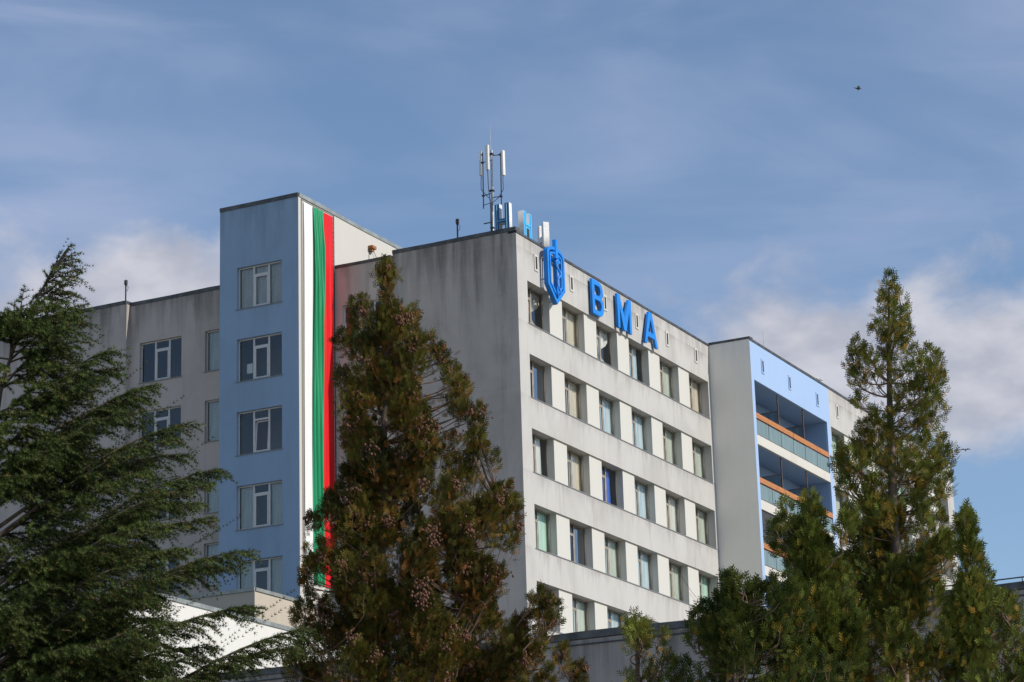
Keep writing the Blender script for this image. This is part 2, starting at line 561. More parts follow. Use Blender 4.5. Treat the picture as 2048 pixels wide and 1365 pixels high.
OW, OH = 2.24, 1.916
def old_window_meshes():
    """wide fixed light on the right, narrow vent sash with a small top light on the left"""
    f = MB()
    t = 0.055
    f.box(0, OW, 0, 0.08, 0, t); f.box(0, OW, 0, 0.08, OH - t, OH)
    f.box(0, t, 0.001, 0.079, t, OH - t); f.box(OW - t, OW, 0.001, 0.079, t, OH - t)
    f.box(1.03, 1.11, -0.006, 0.085, t, OH - t)
    f.box(t, 1.03, 0.002, 0.078, 1.40, 1.46)
    s = MB()
    s.box(0.06, 0.11, -0.012, 0.04, 0.06, 1.395); s.box(0.95, 1.025, -0.012, 0.04, 0.06, 1.395)
    s.box(0.11, 0.95, -0.011, 0.039, 0.06, 0.13); s.box(0.11, 0.95, -0.011, 0.039, 1.325, 1.395)
    p = MB(); p.quad((1.11, 0.04, t), (OW - t, 0.04, t), (OW - t, 0.04, OH - t), (1.11, 0.04, OH - t))
    p2 = MB(); p2.quad((0.11, 0.015, 0.13), (0.95, 0.015, 0.13), (0.95, 0.015, 1.325), (0.11, 0.015, 1.325))
    p3 = MB(); p3.quad((t, 0.04, 1.46), (1.03, 0.04, 1.46), (1.03, 0.04, OH - t), (t, 0.04, OH - t))
    return dict(frame=[f.mesh('window', 'old_frame')], sash=[s.mesh('sash', 'worn_frame'), s.mesh('sash', 'old_frame')],
                pane=p.mesh('pane', 'glass'), pane_m=p.mesh('pane', 'glass_mirror'), pane2=p2.mesh('pane', 'glass'), pane3=p3.mesh('pane', 'glass'))
OWM = old_window_meshes()
def old_window(parent, loc, rz, curtain, seed):
    """curtain = None or (kind, material)"""
    w = link('window', OWM['frame'][0], parent, loc, rz)
    link('sash', OWM['sash'][seed % 2], w)
    link('pane', OWM['pane_m' if curtain is None else 'pane'], w)
    link('pane', OWM['pane2'], w)
    link('pane', OWM['pane3'], w)
    if curtain:
        c = link('curtain', curtain_mesh(curtain[0], curtain[1], 2.5 if curtain[0] in ('full', 'panel') else 1.95, OH - 0.06, seed), w, (0.22 if curtain[0] in ('full', 'panel') else 0.75, 0.17, 0.03))
    return w

PW, PH = 2.33, 1.93
def pvc_meshes():
    t = 0.055
    f = MB()
    f.box(0, PW, 0, 0.07, 0, t); f.box(0, PW, 0, 0.07, PH - t, PH)
    f.box(0, t, 0.001, 0.069, t, PH - t); f.box(PW - t, PW, 0.001, 0.069, t, PH - t)
    m1, m2 = 0.76, 1.54
    f.box(m1, m1 + 0.085, -0.004, 0.074, t, PH - t); f.box(m2, m2 + 0.085, -0.004, 0.074, t, PH - t)
    f.box(m1 + 0.085, m2, 0.002, 0.068, 1.47, 1.55)
    s = MB()
    a, b, c, d = m1 + 0.088, m2 - 0.003, t + 0.003, 1.467
    s.box(a, b, -0.014, 0.05, c, c + 0.065); s.box(a, b, -0.014, 0.05, d - 0.065, d)
    s.box(a, a + 0.06, -0.013, 0.049, c + 0.065, d - 0.065); s.box(b - 0.06, b, -0.013, 0.049, c + 0.065, d - 0.065)
    def q(x0, x1, z0, z1, y=0.035, mat='glass'):
        p = MB(); p.quad((x0, y, z0), (x1, y, z0), (x1, y, z1), (x0, y, z1)); return p.mesh('pane', mat)
    return dict(frame=f.mesh('window', 'pvc_frame'), sash=s.mesh('sash', 'pvc_frame'),
                left=q(t, m1, t, PH - t), right=q(m2 + 0.085, PW - t, t, PH - t), top=q(m1 + 0.085, m2, 1.55, PH - t),
                mid=q(a + 0.06, b - 0.06, c + 0.065, d - 0.065, 0.02), sash_box=(a, b, c, d))
PVC = pvc_meshes()
SILL = MB(); SILL.box(-0.05, PW + 0.05, -0.19, 0.0, -0.035, -0.002)
SILL = SILL.mesh('sill', 'sill_metal')
BLIND = MB()
for k in range(24):
    z = 0.06 + k * 0.075
    BLIND.quad((0, 0, z), (1, 0, z), (1, 0.02, z + 0.072), (0, 0.02, z + 0.072))
BLIND = BLIND.mesh('blind', 'blind')
def pvc_window(parent, loc, rz, blinds, tilt=False, seed=0):
    """blinds: which of left, mid, right are drawn"""
    w = link('window', PVC['frame'], parent, loc, rz)
    s = link('sash', PVC['sash'], w)
    p = link('pane', PVC['mid'], w)
    if tilt:
        a, b, c, d = PVC['sash_box']
        for o in (s, p):
            o.matrix_local = Matrix.Translation((0, 0, c)) @ Matrix.Rotation(radians(-5), 4, 'X') @ Matrix.Translation((0.0, 0, -c))
    for k in ('left', 'right', 'top'):
        link('pane', PVC[k], w)
    link('sill', SILL, w)
    for nm, x0, x1 in (('left', 0.05, 0.77), ('mid', 0.84, 1.55), ('right', 1.62, 2.29)):
        if nm in blinds:
            bl = link('blind', BLIND, w, (x0, 0.13, 0.03))
            bl.scale = (x1 - x0, 1, 1)
    return w

# ---------------------------------------------------------------- setting
gm = MB()
gm.quad((-2500, -2500, 0), (2500, -2500, 0), (2500, 2500, 0), (-2500, 2500, 0))
g_ = gm.build('ground', 'ground')
g_['kind'] = 'structure'

ROOF, FLOOR = 36.80, 3.3
def win_top(k):
    return 34.77 - FLOOR * k

# small vent slit with raised surround
VENT = MB()
VENT.box(-0.175, -0.09, -0.035, 0.0, -0.375, 0.375); VENT.box(0.09, 0.175, -0.035, 0.0, -0.375, 0.375)
VENT.box(-0.09, 0.09, -0.034, 0.0, 0.29, 0.375); VENT.box(-0.09, 0.09, -0.034, 0.0, -0.375, -0.29)
VENT_L = VENT.mesh('vent_surround', 'pier_paint'); VENT_B = VENT.mesh('vent_surround', 'pale_blue_paint')
VDARK = MB(); VDARK.quad((-0.09, -0.004, -0.29), (0.09, -0.004, -0.29), (0.09, -0.004, 0.29), (-0.09, -0.004, 0.29))
VDARK = VDARK.mesh('vent_slit', 'slit_dark')
def vent(parent, loc, rz, blue=False):
    v = link('vent', VENT_B if blue else VENT_L, parent, loc, rz)
    link('vent_slit', VDARK, v)

PIER = MB(); PIER.box(0, 1.28, 0.08, 0.44, 0, OH)
PIER_M = PIER.mesh('pier', 'pier_paint')
# ---------------------------------------------------------------- main hospital block
NR = 7
blk = thing('hospital_block', 'tall grey and white hospital block with rows of curtained windows, carrying the blue letters', 'building')
lit = facade(0, 21.11, 0, ROOF - 0.12, [(0.95, 20.79, win_top(k) - OH, win_top(k)) for k in range(NR)], 0.46)
lit.build('sunlit_wall', 'plaster_lit', blk, (0, 0, 0), R90)
sh = facade(-6.16, 0, 0, ROOF - 0.02, [], 0.1)
sh.build('shaded_wall', 'plaster_grey', blk)
secA = facade(-9.07, -6.16, 0, 36.55, [(-8.66, -6.33, win_top(k) - PH, win_top(k)) for k in range(NR)], 0.22)
secA.quad((-6.16, 0, 0), (-6.16, 0.176, 0), (-6.16, 0.176, 36.55), (-6.16, 0, 36.55))
secA.build('set_forward_wall', 'plaster_section', blk, (0, -0.176, 0))
bk = MB()
bk.box(-9.07, -0.05, 0.5, 30, 36.2, 36.45)
bk.build('roof', 'roofing', blk)
bk = MB(); bk.box(-9.06, -5.0, 3.6, 3.7, 0, 36.1); bk.box(-5.0, -4.9, 3.6, 21, 0, 36.1)
bk.build('interior_wall', 'interior', blk)
for k in range(NR + 1):
    z = win_top(k) - OH - 0.85
    s = MB(); s.box(-9.0, -0.47, 0.25, 21.0, z - 0.25, z)
    s.build('floor_slab', 'interior', blk)
CT = [
    [('gather', 'curtain_cream'), ('full', 'curtain_cream'), ('gather', 'curtain_white'), ('left', 'curtain_pale_blue'), ('full', 'curtain_sage'), ('full', 'curtain_cream')],
    [None, ('full', 'curtain_cream'), ('full', 'curtain_pale_blue'), ('full', 'curtain_pale_blue'), ('full', 'curtain_sage'), ('full', 'curtain_sage')],
    [('left', 'curtain_white'), ('full', 'curtain_cream'), ('left', 'curtain_blue'), ('full', 'curtain_pale_blue'), ('full', 'curtain_white'), ('full', 'curtain_sage')],
    [('panel', 'curtain_mint'), None, ('full', 'curtain_sage'), ('full', 'curtain_pale_blue'), ('full', 'curtain_sage'), ('panel', 'curtain_mint')],
    [None, ('panel', 'curtain_sage'), ('full', 'curtain_pale_blue'), ('full', 'curtain_white'), ('full', 'curtain_sage'), ('full', 'curtain_cream')],
    [('full', 'curtain_white'), ('full', 'curtain_cream'), None, ('full', 'curtain_sage'), ('full', 'curtain_cream'), None],
    [None, ('full', 'curtain_cream'), ('full', 'curtain_white'), None, ('full', 'curtain_sage'), ('full', 'curtain_white')]]
for k in range(NR):
    zb = win_top(k) - OH
    for c in range(6):
        y = 0.95 + 3.52 * c
        old_window(blk, (-0.40, y, zb), R90, CT[k][c], k * 6 + c)
        if c < 5:
            link('pier', PIER_M, blk, (0, y + OW, zb), R90)
    lg = MB(); lg.box(0.93, 20.81, -0.025, 0.30, zb - 0.03, zb + 0.012)
    lg.build('sill_strip', 'sill_metal', blk, (0, 0, 0), R90)
for c in range(6):
    vent(blk, (0, 1.84 + 3.51 * c, 35.80), R90)
for k in range(NR):
    pvc_window(blk, (-8.66, -0.176 + 0.14, win_top(k) - PH), 0, ('left', 'right') if k % 2 else (), False, k)
coping(6.16, 0.17, 0.03, 0.4, 3).build('coping', 'flashing', blk, (-6.16, 0, ROOF - 0.01))
coping(2.90, 0.14, 0.03, 0.4, 4).build('coping', 'flashing', blk, (-9.06, -0.176, 36.56))
coping(21.1, 0.10, 0.03, 0.4, 5, 0.012).build('coping', 'flashing', blk, (0, 0, ROOF - 0.11), R90)

# ---------------------------------------------------------------- left wing
wing = thing('facade_wing', 'stained grey facade wing left of the blue tower, behind the cedar', 'building', (0, 0, 0))
wh = [(-19.61, -17.28, win_top(k) - PH, win_top(k)) for k in range(NR)] + [(-15.98, -13.65, win_top(k) - PH, win_top(k)) for k in range(NR)]
wr = facade(-20.18, -9.1, 0, ROOF - 0.15, wh, 0.22)
wr.build('recessed_wall', 'plaster_wing', wing, (0, -0.176, 0))
wl = facade(-46, -20.18, 0, ROOF - 0.10, [], 0.1)
wl.quad((-20.18, 0, 0), (-20.18, 0.30, 0), (-20.18, 0.30, ROOF - 0.1), (-20.18, 0, ROOF - 0.1))
wl.build('projecting_wall', 'plaster_wing', wing, (0, -0.47, 0))
s = MB(); s.box(-46, -9.2, 0.3, 14, 36.1, 36.4)
s.build('roof', 'roofing', wing)
s = MB(); s.box(-46, -9.2, 3.6, 3.7, 0, 36.0)
s.build('interior_wall', 'interior', wing)
for k in range(NR + 1):
    z = win_top(k) - PH - 0.85
    s = MB(); s.box(-21, -9.2, 0.15, 3.55, z - 0.25, z)
    s.build('floor_slab', 'interior', wing)
for k in range(NR):
    pvc_window(wing, (-19.61, -0.036, win_top(k) - PH), 0, (), k == 2, k)
    pvc_window(wing, (-15.98, -0.036, win_top(k) - PH), 0, ('left', 'mid', 'right'), False, k)
coping(11.0, 0.17, 0.03, 0.45, 8, 0.02).build('coping', 'flashing', wing, (-20.18, -0.176, ROOF - 0.15))
coping(25.8, 0.17, 0.03, 0.45, 9, 0.02).build('coping', 'flashing', wing, (-46, -0.47, ROOF - 0.10))

# ---------------------------------------------------------------- blue stair tower
TX0, TX1, TY, TZ = -13.178, -9.069, -3.177, 39.27
tw = thing('stair_tower', 'blue painted stair tower with white side wall and the striped banner', 'building')
th = [(-12.27, -9.94, 36.33 - FLOOR * k - PH, 36.33 - FLOOR * k) for k in range(NR)]
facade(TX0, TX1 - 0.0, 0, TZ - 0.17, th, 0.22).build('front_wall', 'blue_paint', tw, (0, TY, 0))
s = facade(0.0, 14.0, 0, TZ - 0.17, [], 0.1)
s.build('side_wall', 'plaster_cream', tw, (TX1, TY, 0), R90)
s = MB(); s.quad((TX0, TY, 0), (TX0, TY, TZ - 0.17), (TX0, TY + 14, TZ - 0.17), (TX0, TY + 14, 0))
s.quad((TX0, TY + 14, 0), (TX0, TY + 14, TZ - 0.17), (TX1, TY + 14, TZ - 0.17), (TX1, TY + 14, 0))
s.build('rear_wall', 'plaster_cream', tw)
s = MB(); s.box(TX0 + 0.02, TX1 - 0.02, TY + 0.3, TY + 13.9, 38.7, 38.9)
s.build('roof', 'roofing', tw)
s = MB(); s.box(TX0 + 0.02, TX1 - 0.02, TY + 3.2, TY + 3.3, 0, 38.6)
s.build('interior_wall', 'interior', tw)
for k in range(NR + 1):
    z = 36.33 - FLOOR * k - PH - 0.85
    s = MB(); s.box(TX0 + 0.03, TX1 - 0.03, TY + 0.24, TY + 3.15, z - 0.25, z)
    s.build('floor_slab', 'interior', tw)
BL = [('left', 'mid', 'right'), (), (), ('left', 'right'), ('left', 'right'), ('left',), ()]
for k in range(NR):
    w = pvc_window(tw, (-12.27, TY + 0.15, 36.33 - FLOOR * k - PH), 0, BL[k], k == 2, k)
    if k == 1:
        pp = MB(); pp.quad((0.40, 0.05, 0.36), (0.70, 0.05, 0.36), (0.70, 0.05, 0.80), (0.40, 0.05, 0.80))
        pp.build('notice', 'paper', w)
coping(4.109, 0.18, 0.035, 0.4, 21, 0.012).build('coping', 'flashing', tw, (TX0, TY, TZ - 0.17))
coping(14.0, 0.17, 0.035, 0.4, 22, 0.02).build('coping', 'flashing_pale', tw, (TX1, TY + 0.04, TZ - 0.17), R90)

# banner on the tower's side wall
ban = thing('flag_banner', 'long white, green and red striped banner hanging down the tower side', 'banner', (TX1, TY, 0))
ZT, ZB = 38.95, 22.0
def stripe(name, mat, top, bot, fold, nf, seed, off):
    """top, bot = (left, right) edges along the wall at the top and at the foot"""
    r = random.Random(seed)
    ph = [r.uniform(0, 6) for _ in range(4)]
    nx, nz = 48, 90
    mb = MB()
    for k in range(nz + 1):
        t = k / nz
        z = ZT + (ZB - ZT) * t
        e = min(1, t / 0.10)
        wob = 0.075 * sin(5.5 * t + ph[0]) * min(1, t * 4) * (1 if fold > 0.03 else 0.2)
        a = top[0] + (bot[0] - top[0]) * t + wob
        b = top[1] + (bot[1] - top[1]) * t + wob * 0.7
        for i in range(nx + 1):
            s = i / nx
            drift = 1.5 * sin(2.6 * t + ph[1]) + 2.2 * t
            y = (sin(2 * pi * nf * s + drift + ph[2]) * 0.6 + sin(2 * pi * nf * 2.1 * s - 1.6 * drift + ph[3]) * 0.32
                 + 0.45 * sin(2 * pi * nf * 0.5 * s + 2.4 * t + ph[0]))
            mb.v.append((a + (b - a) * s, -off - fold * (0.35 + 0.65 * e) * (y + 1.2), z))
    for k in range(nz):
        for i in range(nx):
            q = k * (nx + 1) + i
            mb.f.append((q, q + nx + 1, q + nx + 2, q + 1))
            mb.mi.append(0)
    return mb.build(name, mat, ban, (0, 0, 0), R90, True)
# distances along the wall from the tower's front corner
stripe('white_stripe', 'flag_white', (0.40, 1.13), (0.36, 0.99), 0.012, 2, 3, 0.03)
stripe('green_stripe', 'flag_green', (1.11, 1.99), (0.97, 1.76), 0.075, 4.6, 8, 0.03)
stripe('red_stripe', 'flag_red', (2.02, 2.82), (1.79, 2.80), 0.022, 2, 5, 0.04)
fr = MB()
fr.tube([(0.22, -0.04, ZT + 0.10), (0.22, -0.04, ZB)], 0.014); fr.tube([(2.93, -0.04, ZT + 0.12), (2.93, -0.04, ZB)], 0.022)
fr.tube([(0.22, -0.05, ZT + 0.10), (2.93, -0.05, ZT + 0.12)], 0.018)
fr.build('frame_cable', 'dark_metal', ban, (0, 0, 0), R90)
lc = MB()
n = 150
for i in range(n):
    z = ZT - 0.05 - i * (ZT - ZB - 0.1) / n
    lc.tube([(0.23, -0.045, z), (0.37, -0.045, z - 0.03)], 0.008, 4, False)
for i in range(n // 2):
    z = ZT - 0.05 - i * (ZT - ZB - 0.1) / n * 2
    lc.tube([(2.79, -0.07, z), (2.92, -0.045, z - 0.03)], 0.007, 4, False)
o = lc.build('lacing', 'dark_metal', ban, (0, 0, 0), R90)
o['kind'] = 'stuff'

# ---------------------------------------------------------------- balcony wing
PX, YB = 2.21, 21.11
bw = thing('balcony_wing', 'right wing with pale blue balcony front and white window wall, behind the conifer', 'building')
NB = 6
BO0, BO1 = 0.36, 10.60
def bal_top(k):
    return 34.72 - FLOOR * k
holes = [(BO0, BO1, 16.0, 34.72)]
f_ = facade(0, 11.09, 0, ROOF - 0.12, holes, 0.12)
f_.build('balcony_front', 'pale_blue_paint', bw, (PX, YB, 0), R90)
facade(0, PX, 0, ROOF - 0.05, [], 0.1).build('return_wall', 'plaster_return', bw, (0, YB, 0))
s = MB()
s.quad((BO0 - 0.002, 0.12, 15), (BO0 - 0.002, 1.7, 15), (BO0 - 0.002, 1.7, 36), (BO0 - 0.002, 0.12, 36))
s.quad((BO1 + 0.002, 0.12, 15), (BO1 + 0.002, 1.7, 15), (BO1 + 0.002, 1.7, 36), (BO1 + 0.002, 0.12, 36))
s.quad((BO0, 1.7, 15), (BO1, 1.7, 15), (BO1, 1.7, 36), (BO0, 1.7, 36))
s.quad((BO0, 0.12, 34.72), (BO1, 0.12, 34.72), (BO1, 1.7, 34.72), (BO0, 1.7, 34.72))
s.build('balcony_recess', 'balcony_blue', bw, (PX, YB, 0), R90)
DOOR = MB()
DOOR.box(0, 1.5, -0.03, 0.02, 0, 2.2)
DOORG = MB(); DOORG.quad((0.12, -0.034, 0.7), (1.38, -0.034, 0.7), (1.38, -0.034, 2.08), (0.12, -0.034, 2.08))
dm, dg_ = DOOR.mesh('balcony_door', 'pvc_frame'), DOORG.mesh('pane', 'glass_mirror')
for k in range(NB):
    zt = bal_top(k)
    zf = zt - FLOOR + 0.48          # floor of this balcony
    sl = MB(); sl.box(BO0 + 0.002, BO1 - 0.002, 0.004, 1.69, zf - 0.48, zf)
    if zf > 17:
        sl.build('balcony_slab', ['slab_paint'], bw, (PX, YB, 0), R90)
        cl = MB(); cl.quad((BO0 + 0.01, 0.14, zf - 0.483), (BO0 + 0.01, 1.68, zf - 0.483), (BO1 - 0.01, 1.68, zf - 0.483), (BO1 - 0.01, 0.14, zf - 0.483))
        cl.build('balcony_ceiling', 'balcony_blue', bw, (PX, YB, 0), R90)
    rb = MB()
    n = 6
    L = (BO1 - BO0) / n
    for i in range(n):
        j = random.uniform(-0.012, 0.012)
        rb.box(BO0 + i * L + 0.004, BO0 + (i + 1) * L - 0.004, 0.02 + j, 0.07 + j, zf + 0.88 + j, zf + 1.15 + j)
        gp = MB(); gp.box(BO0 + i * L + 0.03, BO0 + (i + 1) * L - 0.03, 0.05, 0.06, zf + 0.06, zf + 0.80)
        gp.build('glass_panel', 'frosted_glass', bw, (PX, YB, 0), R90)
        po = MB(); po.box(BO0 + i * L + 0.25, BO0 + i * L + 0.29, 0.075, 0.115, zf + 0.001, zf + 1.1)
        po.box(BO0 + i * L + 0.18, BO0 + i * L + 0.36, 0.02, 0.07, zf + 0.015, zf + 0.055)
        po.build('rail_post', 'rusty_post', bw, (PX, YB, 0), R90)
    rb.build('rail_board', 'rail_board', bw, (PX, YB, 0), R90)
    tr = MB(); tr.tube([(BO0, 0.09, zf + 0.045), (BO1, 0.09, zf + 0.045)], 0.022, 5); tr.tube([(BO0, 0.09, zf + 0.83), (BO1, 0.09, zf + 0.83)], 0.018, 5)
    tr.build('rail_tube', 'rust', bw, (PX, YB, 0), R90)
    for yy in (3.82, 7.38):
        pa = MB(); pa.box(yy - 0.03, yy + 0.03, 0.13, 0.19, zf, zt - 0.01); pa.box(yy - 0.02, yy + 0.02, 0.19, 1.68, zf + 1.92, zf + 1.96)
        pa.box(yy - 0.02, yy + 0.02, 0.19, 1.68, zf + 0.98, zf + 1.02)
        pp = pa.build('partition', 'rusty_post', bw, (PX, YB, 0), R90)
        pg = MB(); pg.box(yy - 0.006, yy + 0.006, 0.20, 1.66, zf + 0.1, zf + 1.91)
        pg.build('partition_glass', 'partition_glass', pp)
    pb = MB(); pb.box(BO0 + 0.01, BO0 + 0.03, 0.19, 1.68, zf + 1.92, zf + 1.96)
    pb.build('wall_bar', 'rusty_post', bw, (PX, YB, 0), R90)
    for xx in (1.6, 4.9, 8.3):
        d = link('balcony_door', dm, bw, (PX - 1.69, YB + xx, zf), R90)
        link('pane', dg_, d)
gr = MB()
zf = bal_top(2) - FLOOR + 0.48
for i in range(26):
    x = 0.40 + i * 0.135
    gr.tube([(x, 0.10, zf + 1.16), (x + 0.05, 0.10, zf + 2.80)], 0.035, 4)
o = gr.build('shutter_slats', 'slat_dark', bw, (PX, YB, 0), R90)
o['kind'] = 'stuff'
for y in (22.72, 26.42, 30.43):
    vent(bw, (PX, y, 35.68), R90, True)
S0 = 11.09
strips = [(0.10, 0.10 + 6 * OW + 5 * 1.28, win_top(k) - OH - 0.15, win_top(k) - 0.15) for k in range(NR)]
facade(0, 21.16, 0, ROOF - 0.12, strips, 0.46).build('window_wall', 'plaster_lit', bw, (PX, YB + S0, 0), R90)
s = MB(); s.quad((0, 0, 0), (0, 20, 0), (0, 20, ROOF - 0.12), (0, 0, ROOF - 0.12))
s.build('end_wall', 'plaster_grey', bw, (PX, YB + S0 + 21.16, 0), R90)
for k in range(NR):
    zb = win_top(k) - OH - 0.15
    for c in range(6):
        y = YB + S0 + 0.10 + 3.52 * c
        old_window(bw, (PX - 0.40, y, zb), R90, CT[(k + 3) % 7][(c * 2 + k) % 6], 50 + k * 6 + c)
        if c < 5:
            link('pier', PIER_M, bw, (PX, y + OW, zb), R90)
    lg = MB(); lg.box(0.08, 19.9, -0.025, 0.30, zb - 0.03, zb + 0.012)
    lg.build('sill_strip', 'sill_metal', bw, (PX, YB + S0, 0), R90)
for c in range(6):
    vent(bw, (PX, 33.42 + 3.51 * c, 35.68), R90)
s = MB(); s.box(-20, PX - 0.05, YB + 0.45, YB + 32.2, 36.2, 36.4)
s.build('roof', 'roofing', bw)
s = MB(); s.box(-3.0, -2.9, YB + 0.3, YB + 32.2, 0, 36.1)
s.build('interior_wall', 'interior', bw)
for k in range(NR + 1):
    z = win_top(k) - OH - 1.0
    s = MB(); s.box(-2.9, PX - 0.47, YB + S0 + 0.05, YB + 32.1, z - 0.25, z)
    s.build('floor_slab', 'interior', bw)
coping(2.24, 0.12, 0.03, 0.4, 31, 0.004).build('coping', 'flashing', bw, (0, YB, ROOF - 0.05))
coping(32.2, 0.12, 0.03, 0.4, 32, 0.012).build('coping', 'flashing', bw, (PX, YB + 0.04, ROOF - 0.11), R90)

# ---------------------------------------------------------------- low buildings in front
low = thing('low_building', 'long low building with dark stained grey wall, behind the conifers', 'building', (0, -20, 0))
facade(-34, 60, 0, 15.0, [], 0.1).build('front_wall', 'plaster_low', low)
s = MB(); s.box(-34, 60, 0.3, 12, 14.4, 14.7)
s.build('roof', 'roofing', low)
coping(94, 0.22, 0.04, 0.45, 41, 0.02).build('coping', 'flashing', low, (-34, 0, 15.03))
s = MB(); s.box(-34, 60, -0.045, -0.005, 14.82, 14.86)
s.build('drip_edge', 'dark_metal', low)
s = MB()
s.tube([(17 + i * 1.5, 0.1, 15.40 + 0.01 * sin(i)) for i in range(14)], 0.022, 5)
for i in range(7):
    s.tube([(17.5 + i * 3, 0.1, 15.2), (17.5 + i * 3, 0.1, 15.41)], 0.015, 5)
s.build('roof_conduit', 'dark_metal', low)

wb = thing('white_annex', 'low white sunlit annex wall with pale metal roof edge, left of the coned conifer', 'building', (0, 0, 0))
s = facade(0, 16.0, 14.7, 18.72, [], 0.1)
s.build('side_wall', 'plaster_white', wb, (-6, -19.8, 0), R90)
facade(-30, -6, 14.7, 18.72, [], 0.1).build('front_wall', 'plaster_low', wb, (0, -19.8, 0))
s = MB(); s.box(-30, -6.02, -19.7, -7.3, 18.3, 18.5)
s.build('roof', 'roofing', wb)
coping(16, 0.16, 0.05, 0.35, 51, 0.01).build('coping', 'flashing_pale', wb, (-6, -19.8, 18.70), R90)
vent(wb, (-6, -15.3, 16.95), R90)

bb = thing('beige_annex', 'small beige rooftop annex with grey metal edge in front of the blue tower', 'building', (0, 0, 0))
facade(-17, -8.85, 14, 20.90, [], 0.1).build('front_wall', 'plaster_beige', bb, (0, -7, 0))
facade(0, 6.8, 14, 20.90, [], 0.1).build('side_wall', 'plaster_beige', bb, (-8.85, -7, 0), R90)
s = MB(); s.box(-17, -8.87, -6.7, -3.25, 20.5, 20.7)
s.build('roof', 'roofing', bb)
coping(8.15, 0.14, 0.05, 0.35, 61, 0.006).build('coping', 'flashing_pale', bb, (-17, -7, 20.91))
coping(6.8, 0.14, 0.05, 0.35, 62, 0.006).build('coping', 'flashing_pale', bb, (-8.85, -6.96, 20.91), R90)

# ---------------------------------------------------------------- blue letters and emblem on the sunlit wall
def arc(cx, cz, rx, rz, a0, a1, n=10):
    return [(cx + rx * cos(radians(a0 + (a1 - a0) * i / n)), cz + rz * sin(radians(a0 + (a1 - a0) * i / n))) for i in range(n + 1)]
LH = 1.63
def letter(ch):
    h = LH
    if ch == 'B':
        w, t = 1.19, 0.235
        outer = [(0, 0)] + arc(w - 0.46, 0.47, 0.46, 0.47, -90, 62) + arc(w - 0.48, h - 0.42, 0.42, 0.42, -50, 90) + [(0, h)]
        h1 = [(t, 0.215), *arc(w - 0.47, 0.47, 0.24, 0.255, -90, 90, 8), (t, 0.725)]
        h2 = [(t, 0.93), *arc(w - 0.50, 1.175, 0.20, 0.245, -90, 90, 8), (t, 1.42)]
        return [outer, h1, h2], w
    if ch == 'M':
        w, t = 1.50, 0.215
        return [[(0, 0), (t, 0), (t, h * 0.66), (w / 2 - 0.12, 0.0), (w / 2 + 0.12, 0.0), (w - t, h * 0.66), (w - t, 0), (w, 0), (w, h),
                 (w - t - 0.02, h), (w / 2, h * 0.36), (t + 0.02, h), (0, h)]], w
    w = 1.50
    return [[(0, 0), (0.25, 0), (0.355, 0.38), (w - 0.355, 0.38), (w - 0.25, 0), (w, 0), (w / 2 + 0.165, h), (w / 2 - 0.165, h)],
            [(0.42, 0.61), (w - 0.42, 0.61), (w / 2, h - 0.33)]], w
for ch, y0, z0, lab in (('B', 7.10, 34.86, 'blue block letter B on the white wall, nearest the emblem'),
                        ('M', 9.81, 34.86, 'blue block letter M on the white wall between B and A'),
                        ('A', 12.77, 34.87, 'blue block letter A on the white wall, farthest from the emblem')):
    loops, w = letter(ch)
    t = thing('sign_letter', lab, 'letter', (0.22, y0, z0), 'blue letters on the main block')
    link('letter_body', curve_mesh('letter_body', loops, 0.13, 'sign_blue', 0.008), t, (0, 0, 0), R90)
    br = MB()
    for q in (0.18, w - 0.18):
        br.box(q - 0.03, q + 0.03, 0.12, 0.23, 0.15, 0.21)
    br.build('bracket', 'galvanised', t, (0, 0, 0), R90)

em = thing('emblem_sign', 'blue shield emblem with sword and snake on the white wall', 'emblem', (0.40, 3.06, 34.17))
def shield(hw, z_tip, z_lo, z_hi, z_top):
    return [(0, z_tip), (hw, z_lo), (hw, z_hi), *[(hw * cos(a), z_hi + (z_top - z_hi) * sin(a)) for a in (0.35, 0.7, 1.05, 1.35)], (0, z_top),
            *[(-hw * cos(a), z_hi + (z_top - z_hi) * sin(a)) for a in (1.35, 1.05, 0.7, 0.35)], (-hw, z_hi), (-hw, z_lo)]
o1 = shield(0.83, 0.0, 0.77, 2.26, 2.60); i1 = shield(0.70, 0.20, 0.82, 2.23, 2.48)
link('outer_shield', curve_mesh('outer_shield', [o1, i1], 0.22, 'sign_blue', 0.01), em, (0, 0, 0), R90)
o2 = shield(0.60, 0.36, 0.87, 2.18, 2.37); i2 = shield(0.51, 0.50, 0.90, 2.15, 2.29)
link('inner_shield', curve_mesh('inner_shield', [o2, i2], 0.12, 'sign_blue', 0.008), em, (0.0, 0, 0), R90)
sw = [(0, 0.30), (0.075, 0.55), (0.075, 1.92), (0.30, 1.92), (0.30, 2.05), (0.085, 2.05), (0.085, 2.96), (-0.085, 2.96), (-0.085, 2.05), (-0.30, 2.05), (-0.30, 1.92), (-0.075, 1.92), (-0.075, 0.55)]
link('sword', curve_mesh('sword', [sw], 0.18, 'sign_blue', 0.01), em, (0.06, 0, 0), R90)
sn = MB()
pts, rr = [], []
for i in range(46):
    t = i / 45
    pts.append((sin(t * 2 * pi * 1.9 + 0.3) * (0.07 + 0.20 * t), -0.10 - 0.05 * cos(t * 2 * pi * 1.9), 0.45 + 1.55 * t))
    rr.append(0.035 + 0.035 * t)
pts += [(pts[-1][0] - 0.12, -0.13, 2.08), (pts[-1][0] - 0.26, -0.13, 2.02)]
rr += [0.085, 0.03]
sn.tube(pts, rr, 8)
sn.build('snake', 'sign_blue', em, (0, 0, 0), R90, True)
br = MB()
for (q, z) in ((-0.75, 1.0), (0.75, 1.0), (-0.75, 2.0), (0.75, 2.0), (0, 0.15)):
    br.box(q - 0.03, q + 0.03, 0.23, 0.41, z - 0.03, z + 0.03)
br.build('bracket', 'galvanised', em, (0, 0, 0), R90)

